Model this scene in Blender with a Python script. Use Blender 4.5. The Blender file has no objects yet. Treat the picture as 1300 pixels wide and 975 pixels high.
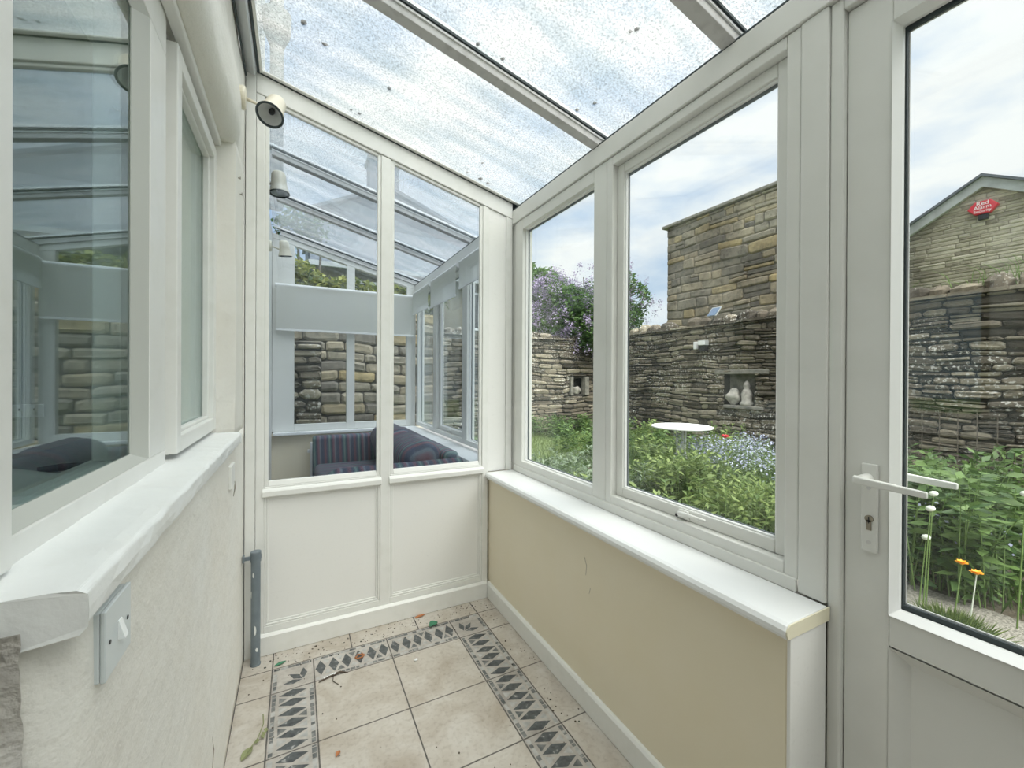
import bpy, math, random
from mathutils import Vector, Matrix
import numpy as np
random.seed(7); RNG = np.random.default_rng(7)
sc = bpy.context.scene
COL = sc.collection
# ------------------------------------------------------------------ camera
F_PX, YAW, PITCH, ROLL, CAM_H, PPV = 528.093, 0.4781, -0.0024, 0.0050, 1.3283, -7.7074
def cam_axes():
    cy, sy, cp, sp = math.cos(YAW), math.sin(YAW), math.cos(PITCH), math.sin(PITCH)
    f = Vector((sy*cp, cy*cp, sp)); r = Vector((cy, -sy, 0)); u = r.cross(f)
    cr, sr = math.cos(ROLL), math.sin(ROLL)
    return cr*r+sr*u, -sr*r+cr*u, f
cd = bpy.data.cameras.new('camera'); cam = bpy.data.objects.new('camera', cd); COL.objects.link(cam)
r_, u_, f_ = cam_axes()
cam.matrix_world = Matrix(((r_.x, u_.x, -f_.x, 0), (r_.y, u_.y, -f_.y, 0), (r_.z, u_.z, -f_.z, CAM_H), (0, 0, 0, 1)))
cd.sensor_fit = 'HORIZONTAL'; cd.sensor_width = 36; cd.lens = F_PX/1300*36
cd.shift_y = PPV/1300; cd.clip_start = 0.02; cd.clip_end = 300
sc.camera = cam
# ------------------------------------------------------------------ sky
SKY_STRENGTH = 1.0
w = bpy.data.worlds.new('World'); sc.world = w; w.use_nodes = True
nt = w.node_tree; nt.nodes.clear()
def N(t, typ, **kw):
    n = t.nodes.new(typ)
    for k, v in kw.items():
        if k.startswith('i_'):
            n.inputs[int(k[2:])].default_value = v
        else: setattr(n, k, v)
    return n
def L(t, a, b): t.links.new(a, b)
def ramp(t, stops, fac=None):
    n = t.nodes.new('ShaderNodeValToRGB'); e = n.color_ramp.elements
    while len(e) < len(stops): e.new(0.5)
    for k, (p, c) in enumerate(stops):
        e[k].position = p; e[k].color = (*c, 1) if len(c) == 3 else c
    if fac is not None: L(t, fac, n.inputs[0])
    return n
tc = N(nt, 'ShaderNodeTexCoord')
mp = N(nt, 'ShaderNodeMapping'); mp.inputs['Scale'].default_value = (1.5, 1.5, 3.6); mp.inputs['Location'].default_value = (2.1, 0.4, 1.2)
L(nt, tc.outputs['Generated'], mp.inputs['Vector'])
nz = N(nt, 'ShaderNodeTexNoise'); nz.inputs['Scale'].default_value = 2.0; nz.inputs['Detail'].default_value = 7; nz.inputs['Roughness'].default_value = 0.52
L(nt, mp.outputs[0], nz.inputs['Vector'])
cl = ramp(nt, [(0.36, (0, 0, 0)), (0.60, (1, 1, 1))], nz.outputs['Fac'])
sep = N(nt, 'ShaderNodeSeparateXYZ'); L(nt, tc.outputs['Generated'], sep.inputs[0])
blue = ramp(nt, [(0.0, (0.56, 0.66, 0.74)), (0.3, (0.40, 0.55, 0.74)), (0.6, (0.42, 0.56, 0.76)), (1.0, (0.6, 0.68, 0.8))], sep.outputs['Z'])
mix = N(nt, 'ShaderNodeMix', data_type='RGBA'); L(nt, cl.outputs[0], mix.inputs[0]); L(nt, blue.outputs[0], mix.inputs[6]); mix.inputs[7].default_value = (0.86, 0.88, 0.87, 1)
# overcast sky is brightest overhead
zr = ramp(nt, [(0.0, (0.98,)*3), (0.5, (0.98,)*3), (0.75, (1.15,)*3), (1.0, (1.8,)*3)], sep.outputs['Z'])
mul = N(nt, 'ShaderNodeMix', data_type='RGBA', blend_type='MULTIPLY'); mul.inputs[0].default_value = 1
L(nt, mix.outputs[2], mul.inputs[6]); L(nt, zr.outputs[0], mul.inputs[7])
# bright sky patch added out of view, behind and above, to light the interior
GLOW_DIR = Vector((0.10, -0.50, 0.86)).normalized(); GLOW_GAIN = 7.5
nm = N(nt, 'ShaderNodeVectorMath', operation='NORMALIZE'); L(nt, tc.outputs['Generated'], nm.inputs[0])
dt = N(nt, 'ShaderNodeVectorMath', operation='DOT_PRODUCT'); L(nt, nm.outputs[0], dt.inputs[0]); dt.inputs[1].default_value = GLOW_DIR
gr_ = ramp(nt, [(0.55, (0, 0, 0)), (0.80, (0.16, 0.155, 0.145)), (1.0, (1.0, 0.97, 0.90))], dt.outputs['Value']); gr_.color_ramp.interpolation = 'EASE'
gs = N(nt, 'ShaderNodeMix', data_type='RGBA', blend_type='MULTIPLY'); gs.inputs[0].default_value = 1; L(nt, gr_.outputs[0], gs.inputs[6]); gs.inputs[7].default_value = (GLOW_GAIN,)*3+(1,)
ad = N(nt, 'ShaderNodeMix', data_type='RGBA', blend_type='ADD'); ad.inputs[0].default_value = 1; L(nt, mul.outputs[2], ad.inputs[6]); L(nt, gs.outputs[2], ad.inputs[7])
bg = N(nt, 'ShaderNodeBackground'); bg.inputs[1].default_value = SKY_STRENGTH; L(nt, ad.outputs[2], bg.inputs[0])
wo = N(nt, 'ShaderNodeOutputWorld'); L(nt, bg.outputs[0], wo.inputs[0])
sc.view_settings.view_transform = 'Standard'; sc.view_settings.look = 'None'
sc.view_settings.gamma = 1; sc.view_settings.use_curve_mapping = False
sc.view_settings.exposure = 0.27
# ------------------------------------------------------------------ materials
def mat(name):
    m = bpy.data.materials.new(name); m.use_nodes = True
    t = m.node_tree; t.nodes.clear()
    o = t.nodes.new('ShaderNodeOutputMaterial')
    return m, t, o
def pbr(name, col, rough=0.5, noise=None, bump=None, metal=0.0, spec=0.5, coat=0.0):
    """noise=(scale, second colour, low, high[, detail]); bump=(scale, strength, distance)"""
    m, t, o = mat(name)
    b = N(t, 'ShaderNodeBsdfPrincipled'); L(t, b.outputs[0], o.inputs[0])
    b.inputs['Roughness'].default_value = rough; b.inputs['Metallic'].default_value = metal
    b.inputs['Specular IOR Level'].default_value = spec; b.inputs['Coat Weight'].default_value = coat
    b.inputs['Base Color'].default_value = (*col, 1)
    tcn = N(t, 'ShaderNodeTexCoord')
    if noise:
        n = N(t, 'ShaderNodeTexNoise'); n.inputs['Scale'].default_value = noise[0]
        n.inputs['Detail'].default_value = noise[4] if len(noise) > 4 else 6
        L(t, tcn.outputs['Object'], n.inputs['Vector'])
        rp = ramp(t, [(noise[2], col), (noise[3], noise[1])], n.outputs['Fac'])
        L(t, rp.outputs[0], b.inputs['Base Color'])
    if bump:
        n2 = N(t, 'ShaderNodeTexNoise'); n2.inputs['Scale'].default_value = bump[0]; n2.inputs['Detail'].default_value = 5
        L(t, tcn.outputs['Object'], n2.inputs['Vector'])
        bp = N(t, 'ShaderNodeBump'); bp.inputs['Strength'].default_value = bump[1]; bp.inputs['Distance'].default_value = bump[2]
        L(t, n2.outputs['Fac'], bp.inputs['Height']); L(t, bp.outputs[0], b.inputs['Normal'])
    return m
def glass(name, tint, r0=0.05, dirt=0.0):
    m, t, o = mat(name)
    tr = N(t, 'ShaderNodeBsdfTransparent'); tr.inputs[0].default_value = (*tint, 1)
    gl = N(t, 'ShaderNodeBsdfGlossy'); gl.inputs['Roughness'].default_value = 0.0; gl.inputs[0].default_value = (0.95, 1, 1, 1)
    lw = N(t, 'ShaderNodeLayerWeight'); lw.inputs[0].default_value = 0.5
    pw = N(t, 'ShaderNodeMath', operation='POWER', i_1=5.0); L(t, lw.outputs['Facing'], pw.inputs[0])
    mr = N(t, 'ShaderNodeMath', operation='MULTIPLY_ADD', i_1=1-r0, i_2=r0); L(t, pw.outputs[0], mr.inputs[0])
    mx = N(t, 'ShaderNodeMixShader'); L(t, mr.outputs[0], mx.inputs[0]); L(t, tr.outputs[0], mx.inputs[1]); L(t, gl.outputs[0], mx.inputs[2])
    L(t, mx.outputs[0], o.inputs[0])
    return m
M = {}
M['upvc'] = pbr('white_upvc', (0.80, 0.80, 0.765), 0.32, noise=(5, (0.74, 0.74, 0.70), 0.45, 0.8))
M['gloss'] = pbr('white_gloss_paint', (0.84, 0.84, 0.81), 0.3, noise=(14, (0.77, 0.77, 0.73), 0.5, 0.85), bump=(30, 0.12, 0.004))
M['gloss_sill'] = pbr('thick_white_paint', (0.86, 0.875, 0.865), 0.33, noise=(9, (0.80, 0.80, 0.78), 0.5, 0.9), bump=(22, 0.55, 0.006))
M['panel'] = pbr('panel_paint', (0.86, 0.855, 0.83), 0.42, noise=(70, (0.80, 0.795, 0.77), 0.6, 0.8), bump=(120, 0.06, 0.002))
M['sill'] = pbr('white_sill', (0.88, 0.89, 0.89), 0.25)
M['sill_end'] = pbr('sill_end', (0.83, 0.78, 0.60), 0.5)
M['yellow'] = pbr('cream_paint', (0.85, 0.775, 0.61), 0.6, noise=(3.5, (0.83, 0.75, 0.565), 0.4, 0.75), bump=(60, 0.05, 0.002))
M['bead'] = pbr('white_bead', (0.88, 0.885, 0.875), 0.25)
M['gasket'] = pbr('gasket', (0.045, 0.06, 0.065), 0.6)
M['greygasket'] = pbr('grey_gasket', (0.20, 0.23, 0.24), 0.5)
M['bar'] = pbr('dirty_bar', (0.62, 0.61, 0.60), 0.5, noise=(26, (0.42, 0.41, 0.40), 0.5, 0.85))
M['alu'] = pbr('aluminium', (0.58, 0.60, 0.61), 0.4, metal=0.35)
M['grout'] = pbr('grout', (0.10, 0.092, 0.085), 0.85, noise=(50, (0.18, 0.165, 0.15), 0.4, 0.7))
M['black'] = pbr('black', (0.02, 0.02, 0.022), 0.5)
M['brass'] = pbr('lock_metal', (0.30, 0.27, 0.22), 0.4, metal=0.8)
M['steel'] = pbr('steel', (0.6, 0.6, 0.6), 0.3, metal=0.9)
M['chrome'] = pbr('reflector', (0.75, 0.76, 0.76), 0.3, metal=0.2)
M['cream_metal'] = pbr('cream_enamel', (0.80, 0.75, 0.62), 0.35)
M['pipe'] = pbr('grey_pipe', (0.165, 0.20, 0.225), 0.4, noise=(18, (0.21, 0.25, 0.275), 0.45, 0.7))
M['paintchip'] = pbr('paint_splash', (0.80, 0.82, 0.80), 0.5)
M['switch'] = pbr('switch_plastic', (0.66, 0.71, 0.72), 0.3)
M['switchw'] = pbr('rocker_plastic', (0.9, 0.92, 0.92), 0.25)
M['clear'] = glass('window_glass', (0.975, 0.99, 0.985), 0.03)
M['blueglass'] = glass('partition_glass', (0.84, 0.875, 0.92), 0.04)
M['leftglass'] = glass('kitchen_glass', (0.86, 0.93, 0.93), 0.11)
M['crack'] = pbr('crack', (0.36, 0.32, 0.27), 0.9)

# left wall: lumpy painted render
def plaster():
    m, t, o = mat('cream_render')
    b = N(t, 'ShaderNodeBsdfPrincipled'); L(t, b.outputs[0], o.inputs[0]); b.inputs['Roughness'].default_value = 0.62
    c = N(t, 'ShaderNodeTexCoord')
    n = N(t, 'ShaderNodeTexNoise'); n.inputs['Scale'].default_value = 2.5; n.inputs['Detail'].default_value = 5; L(t, c.outputs['Object'], n.inputs['Vector'])
    rp = ramp(t, [(0.35, (0.83, 0.80, 0.73)), (0.7, (0.86, 0.85, 0.80))], n.outputs['Fac']); L(t, rp.outputs[0], b.inputs['Base Color'])
    n1 = N(t, 'ShaderNodeTexNoise'); n1.inputs['Scale'].default_value = 14; n1.inputs['Detail'].default_value = 4; L(t, c.outputs['Object'], n1.inputs['Vector'])
    n2 = N(t, 'ShaderNodeTexNoise'); n2.inputs['Scale'].default_value = 170; n2.inputs['Detail'].default_value = 3; L(t, c.outputs['Object'], n2.inputs['Vector'])
    b1 = N(t, 'ShaderNodeBump'); b1.inputs['Strength'].default_value = 0.45; b1.inputs['Distance'].default_value = 0.018; L(t, n1.outputs['Fac'], b1.inputs['Height'])
    b2 = N(t, 'ShaderNodeBump'); b2.inputs['Strength'].default_value = 0.35; b2.inputs['Distance'].default_value = 0.003; L(t, n2.outputs['Fac'], b2.inputs['Height']); L(t, b1.outputs[0], b2.inputs['Normal'])
    L(t, b2.outputs[0], b.inputs['Normal'])
    return m
M['plaster'] = plaster()
M['rough'] = pbr('bare_stone', (0.60, 0.575, 0.53), 0.85, noise=(10, (0.47, 0.45, 0.42), 0.35, 0.7), bump=(17, 1.0, 0.03))

def tile_mat(name, c1, c2, c3, veins=False):
    m, t, o = mat(name)
    b = N(t, 'ShaderNodeBsdfPrincipled'); L(t, b.outputs[0], o.inputs[0]); b.inputs['Roughness'].default_value = 0.42
    c = N(t, 'ShaderNodeTexCoord')
    n = N(t, 'ShaderNodeTexNoise'); n.inputs['Scale'].default_value = 5.5; n.inputs['Detail'].default_value = 8; n.inputs['Roughness'].default_value = 0.62; n.inputs['Distortion'].default_value = 0.8; L(t, c.outputs['Object'], n.inputs['Vector'])
    rp = ramp(t, [(0.32, c1), (0.52, c2), (0.70, c3)], n.outputs['Fac'])
    n2 = N(t, 'ShaderNodeTexNoise'); n2.inputs['Scale'].default_value = 60; n2.inputs['Detail'].default_value = 6; L(t, c.outputs['Object'], n2.inputs['Vector'])
    r2 = ramp(t, [(0.28, (0.72, 0.69, 0.66)), (0.5, (1, 1, 1))], n2.outputs['Fac'])
    mx = N(t, 'ShaderNodeMix', data_type='RGBA', blend_type='MULTIPLY'); mx.inputs[0].default_value = 0.6
    L(t, rp.outputs[0], mx.inputs[6]); L(t, r2.outputs[0], mx.inputs[7]); L(t, mx.outputs[2], b.inputs['Base Color'])
    return m
M['tile'] = tile_mat('stone_tile', (0.42, 0.365, 0.30), (0.525, 0.48, 0.42), (0.60, 0.565, 0.515))
M['band'] = tile_mat('mosaic_base', (0.34, 0.31, 0.28), (0.47, 0.435, 0.395), (0.57, 0.54, 0.50))
def slate(name, a, b_, sc_=45):
    m, t, o = mat(name)
    b = N(t, 'ShaderNodeBsdfPrincipled'); L(t, b.outputs[0], o.inputs[0]); b.inputs['Roughness'].default_value = 0.45
    c = N(t, 'ShaderNodeTexCoord')
    n = N(t, 'ShaderNodeTexNoise'); n.inputs['Scale'].default_value = sc_; n.inputs['Detail'].default_value = 6; L(t, c.outputs['Object'], n.inputs['Vector'])
    rp = ramp(t, [(0.35, a), (0.62, b_), (0.74, (0.5, 0.5, 0.48))], n.outputs['Fac']); L(t, rp.outputs[0], b.inputs['Base Color'])
    return m
M['diamond'] = slate('slate_diamond', (0.05, 0.056, 0.06), (0.11, 0.118, 0.12))
M['tessera'] = slate('tessera', (0.08, 0.088, 0.09), (0.22, 0.222, 0.215), 30)
M['tessera2'] = slate('tessera_pale', (0.34, 0.34, 0.33), (0.50, 0.49, 0.47), 30)

def roof_glass():
    m, t, o = mat('dirty_roof_glass')
    c = N(t, 'ShaderNodeTexCoord')
    n = N(t, 'ShaderNodeTexNoise'); n.inputs['Scale'].default_value = 130; n.inputs['Detail'].default_value = 5; n.inputs['Roughness'].default_value = 0.75; L(t, c.outputs['Object'], n.inputs['Vector'])
    n2 = N(t, 'ShaderNodeTexNoise'); n2.inputs['Scale'].default_value = 3.2; n2.inputs['Detail'].default_value = 6
    mp = N(t, 'ShaderNodeMapping'); mp.inputs['Scale'].default_value = (0.8, 3.5, 1); L(t, c.outputs['Object'], mp.inputs[0]); L(t, mp.outputs[0], n2.inputs['Vector'])
    r1 = ramp(t, [(0.34, (0.45, 0.47, 0.47)), (0.47, (0.86, 0.87, 0.86)), (0.58, (1, 1, 0.99))], n.outputs['Fac'])
    r2 = ramp(t, [(0.3, (0.84, 0.88, 0.90)), (0.6, (1, 1, 1))], n2.outputs['Fac'])
    mx = N(t, 'ShaderNodeMix', data_type='RGBA', blend_type='MULTIPLY'); mx.inputs[0].default_value = 1
    L(t, r1.outputs[0], mx.inputs[6]); L(t, r2.outputs[0], mx.inputs[7])
    tr = N(t, 'ShaderNodeBsdfTransparent'); L(t, mx.outputs[2], tr.inputs[0])
    tl = N(t, 'ShaderNodeBsdfTranslucent'); L(t, mx.outputs[2], tl.inputs[0])
    gl = N(t, 'ShaderNodeBsdfGlossy'); gl.inputs['Roughness'].default_value = 0.05
    a = N(t, 'ShaderNodeMixShader'); a.inputs[0].default_value = 0.15; L(t, tr.outputs[0], a.inputs[1]); L(t, tl.outputs[0], a.inputs[2])
    b = N(t, 'ShaderNodeMixShader'); b.inputs[0].default_value = 0.05; L(t, a.outputs[0], b.inputs[1]); L(t, gl.outputs[0], b.inputs[2])
    L(t, b.outputs[0], o.inputs[0])
    return m
M['roofglass'] = roof_glass()

def stone_mat(name, base, var, lichen=0.0, scale=1.0, stain=0.55):
    """dry stone: tint per stone from a face attribute, mottling and lichen from noise"""
    m, t, o = mat(name)
    b = N(t, 'ShaderNodeBsdfPrincipled'); L(t, b.outputs[0], o.inputs[0]); b.inputs['Roughness'].default_value = 0.9
    b.inputs['Specular IOR Level'].default_value = 0.2
    c = N(t, 'ShaderNodeTexCoord')
    at = N(t, 'ShaderNodeAttribute'); at.attribute_name = 'tint'
    r0 = ramp(t, [(i/(len(base)-1), k) for i, k in enumerate(base)], at.outputs['Fac'])
    n = N(t, 'ShaderNodeTexNoise'); n.inputs['Scale'].default_value = 9*scale; n.inputs['Detail'].default_value = 8; n.inputs['Roughness'].default_value = 0.7; L(t, c.outputs['Object'], n.inputs['Vector'])
    r1 = ramp(t, [(0.3, (0.45, 0.44, 0.43)), (0.5, (0.95, 0.95, 0.95)), (0.72, (1.25, 1.22, 1.15))], n.outputs['Fac'])
    mx = N(t, 'ShaderNodeMix', data_type='RGBA', blend_type='MULTIPLY'); mx.inputs[0].default_value = var
    L(t, r0.outputs[0], mx.inputs[6]); L(t, r1.outputs[0], mx.inputs[7])
    ns = N(t, 'ShaderNodeTexNoise'); ns.inputs['Scale'].default_value = 0.55; ns.inputs['Detail'].default_value = 5; L(t, c.outputs['Object'], ns.inputs['Vector'])
    rs = ramp(t, [(0.38, (0.42, 0.40, 0.41)), (0.58, (1.0, 1.0, 1.0))], ns.outputs['Fac'])
    ms_ = N(t, 'ShaderNodeMix', data_type='RGBA', blend_type='MULTIPLY'); ms_.inputs[0].default_value = stain; L(t, mx.outputs[2], ms_.inputs[6]); L(t, rs.outputs[0], ms_.inputs[7])
    out = ms_.outputs[2]
    if lichen:
        n3 = N(t, 'ShaderNodeTexNoise'); n3.inputs['Scale'].default_value = 26*scale; n3.inputs['Detail'].default_value = 3; L(t, c.outputs['Object'], n3.inputs['Vector'])
        n4 = N(t, 'ShaderNodeTexNoise'); n4.inputs['Scale'].default_value = 1.1; L(t, c.outputs['Object'], n4.inputs['Vector'])
        r3 = ramp(t, [(0.57, (0, 0, 0)), (0.61, (1, 1, 1))], n3.outputs['Fac']); r4 = ramp(t, [(0.45, (0, 0, 0)), (0.6, (lichen,)*3)], n4.outputs['Fac'])
        mm = N(t, 'ShaderNodeMath', operation='MULTIPLY'); L(t, r3.outputs[0], mm.inputs[0]); L(t, r4.outputs[0], mm.inputs[1])
        m2 = N(t, 'ShaderNodeMix', data_type='RGBA'); L(t, mm.outputs[0], m2.inputs[0]); L(t, out, m2.inputs[6]); m2.inputs[7].default_value = (0.62, 0.60, 0.55, 1)
        out = m2.outputs[2]
    L(t, out, b.inputs['Base Color'])
    bp = N(t, 'ShaderNodeBump'); bp.inputs['Strength'].default_value = 0.7; bp.inputs['Distance'].default_value = 0.02
    L(t, n.outputs['Fac'], bp.inputs['Height']); L(t, bp.outputs[0], b.inputs['Normal'])
    return m
M['drystone'] = stone_mat('dry_stone', [(0.085, 0.075, 0.06), (0.18, 0.155, 0.12), (0.26, 0.225, 0.17), (0.38, 0.34, 0.26)], 0.8, 0.95)
M['barnstone'] = stone_mat('barn_stone', [(0.22, 0.20, 0.17), (0.33, 0.30, 0.24), (0.40, 0.355, 0.27), (0.43, 0.37, 0.27), (0.50, 0.40, 0.22)], 0.95, 0.0, 1.0, 0.75)
M['gablestone'] = stone_mat('gable_stone', [(0.27, 0.245, 0.19), (0.42, 0.385, 0.30), (0.52, 0.48, 0.38), (0.60, 0.56, 0.46)], 0.5)
M['mortar'] = pbr('dark_gap', (0.055, 0.05, 0.042), 1.0)
M['mortar_pale'] = pbr('lime_mortar', (0.30, 0.27, 0.22), 1.0)
M['coping'] = pbr('coping', (0.30, 0.28, 0.24), 0.9, noise=(8, (0.16, 0.155, 0.14), 0.4, 0.7), bump=(12, 0.6, 0.03))
M['slate_roof'] = pbr('slate_roof', (0.09, 0.105, 0.125), 0.6, noise=(6, (0.14, 0.155, 0.175), 0.4, 0.7))
M['slate_wall'] = pbr('slate_hung_wall', (0.085, 0.10, 0.125), 0.8, noise=(4, (0.13, 0.145, 0.165), 0.4, 0.7))
M['fascia'] = pbr('grey_fascia', (0.45, 0.47, 0.47), 0.6, noise=(5, (0.36, 0.37, 0.37), 0.4, 0.7))
M['red'] = pbr('alarm_red', (0.62, 0.03, 0.05), 0.35)
M['white'] = pbr('white_plain', (0.85, 0.85, 0.85), 0.5)
M['gravel'] = pbr('gravel', (0.33, 0.31, 0.265), 0.95, noise=(70, (0.15, 0.14, 0.115), 0.42, 0.62, 10), bump=(90, 0.9, 0.01))
M['soil'] = pbr('soil', (0.10, 0.085, 0.06), 1.0, noise=(12, (0.17, 0.14, 0.10), 0.4, 0.7), bump=(20, 0.9, 0.04))
M['lawn'] = pbr('lawn', (0.16, 0.23, 0.075), 0.95, noise=(3, (0.26, 0.33, 0.14), 0.35, 0.7, 10), bump=(60, 0.8, 0.02))
def leafmat(name, a, b_, trans=0.35, rough=0.55):
    m, t, o = mat(name)
    at = N(t, 'ShaderNodeAttribute'); at.attribute_name = 'tint'
    rp = ramp(t, [(0.0, a), (1.0, b_)], at.outputs['Fac'])
    d = N(t, 'ShaderNodeBsdfPrincipled'); d.inputs['Roughness'].default_value = rough; L(t, rp.outputs[0], d.inputs['Base Color'])
    tl = N(t, 'ShaderNodeBsdfTranslucent'); L(t, rp.outputs[0], tl.inputs[0])
    mx = N(t, 'ShaderNodeMixShader'); mx.inputs[0].default_value = trans; L(t, d.outputs[0], mx.inputs[1]); L(t, tl.outputs[0], mx.inputs[2])
    L(t, mx.outputs[0], o.inputs[0]); return m
M['leaf'] = leafmat('leaf_green', (0.035, 0.085, 0.02), (0.16, 0.26, 0.07), 0.25)
M['leaf_light'] = leafmat('leaf_light', (0.075, 0.135, 0.03), (0.28, 0.36, 0.11), 0.3)
M['leaf_grey'] = leafmat('leaf_greygreen', (0.10, 0.155, 0.09), (0.30, 0.38, 0.25), 0.3)
M['leaf_dark'] = leafmat('leaf_dark', (0.035, 0.085, 0.025), (0.13, 0.24, 0.07))
M['leaf_tree'] = leafmat('leaf_tree', (0.05, 0.12, 0.03), (0.20, 0.33, 0.10))
M['leaf_ivy'] = leafmat('leaf_ivy', (0.07, 0.12, 0.02), (0.50, 0.50, 0.13))
M['lilac'] = leafmat('lilac_flower', (0.32, 0.25, 0.42), (0.62, 0.54, 0.72), 0.2)
M['blueflower'] = leafmat('blue_flower', (0.36, 0.38, 0.56), (0.62, 0.66, 0.82), 0.2)
M['dry'] = leafmat('dry_stalk', (0.24, 0.19, 0.11), (0.45, 0.38, 0.22), 0.1)
M['stem'] = pbr('green_stem', (0.16, 0.25, 0.07), 0.7)
M['bark'] = pbr('bark', (0.14, 0.115, 0.09), 0.95, noise=(20, (0.22, 0.19, 0.15), 0.4, 0.7))
M['orange'] = pbr('orange_petal', (0.85, 0.40, 0.02), 0.6)
M['redpetal'] = pbr('red_petal', (0.78, 0.03, 0.07), 0.6)
M['puff'] = pbr('seed_head', (0.72, 0.76, 0.66), 0.8)
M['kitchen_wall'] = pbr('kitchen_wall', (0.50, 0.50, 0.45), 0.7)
M['worktop'] = pbr('worktop', (0.25, 0.28, 0.31), 0.3, noise=(60, (0.32, 0.35, 0.38), 0.45, 0.65))
M['paper'] = pbr('paper', (0.8, 0.8, 0.78), 0.6)
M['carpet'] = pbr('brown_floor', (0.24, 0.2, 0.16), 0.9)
M['blind'] = leafmat('blind_fabric', (0.93, 0.93, 0.91), (0.93, 0.93, 0.91), 0.7)
def stripes():
    m, t, o = mat('striped_upholstery')
    b = N(t, 'ShaderNodeBsdfPrincipled'); L(t, b.outputs[0], o.inputs[0]); b.inputs['Roughness'].default_value = 0.9
    uv = N(t, 'ShaderNodeUVMap'); uv.uv_map = 'UVMap'
    s = N(t, 'ShaderNodeSeparateXYZ'); L(t, uv.outputs[0], s.inputs[0])
    fr = N(t, 'ShaderNodeMath', operation='FRACT'); ml = N(t, 'ShaderNodeMath', operation='MULTIPLY', i_1=7.5); L(t, s.outputs[0], ml.inputs[0]); L(t, ml.outputs[0], fr.inputs[0])
    cs = [(0, (0.06, 0.075, 0.115)), (0.16, (0.17, 0.085, 0.105)), (0.30, (0.06, 0.075, 0.115)), (0.38, (0.075, 0.145, 0.145)), (0.44, (0.18, 0.235, 0.225)), (0.50, (0.075, 0.145, 0.145)), (0.58, (0.05, 0.05, 0.08)), (0.72, (0.19, 0.095, 0.12)), (0.82, (0.16, 0.19, 0.22)), (0.9, (0.06, 0.075, 0.115))]
    rp = ramp(t, cs, fr.outputs[0]); rp.color_ramp.interpolation = 'EASE'
    n = N(t, 'ShaderNodeTexNoise'); n.inputs['Scale'].default_value = 300; L(t, uv.outputs[0], n.inputs['Vector'])
    r2 = ramp(t, [(0.3, (0.8,)*3), (0.7, (1.3,)*3)], n.outputs['Fac'])
    mx = N(t, 'ShaderNodeMix', data_type='RGBA', blend_type='MULTIPLY'); mx.inputs[0].default_value = 1
    L(t, rp.outputs[0], mx.inputs[6]); L(t, r2.outputs[0], mx.inputs[7]); L(t, mx.outputs[2], b.inputs['Base Color'])
    return m
M['stripes'] = stripes()

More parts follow.
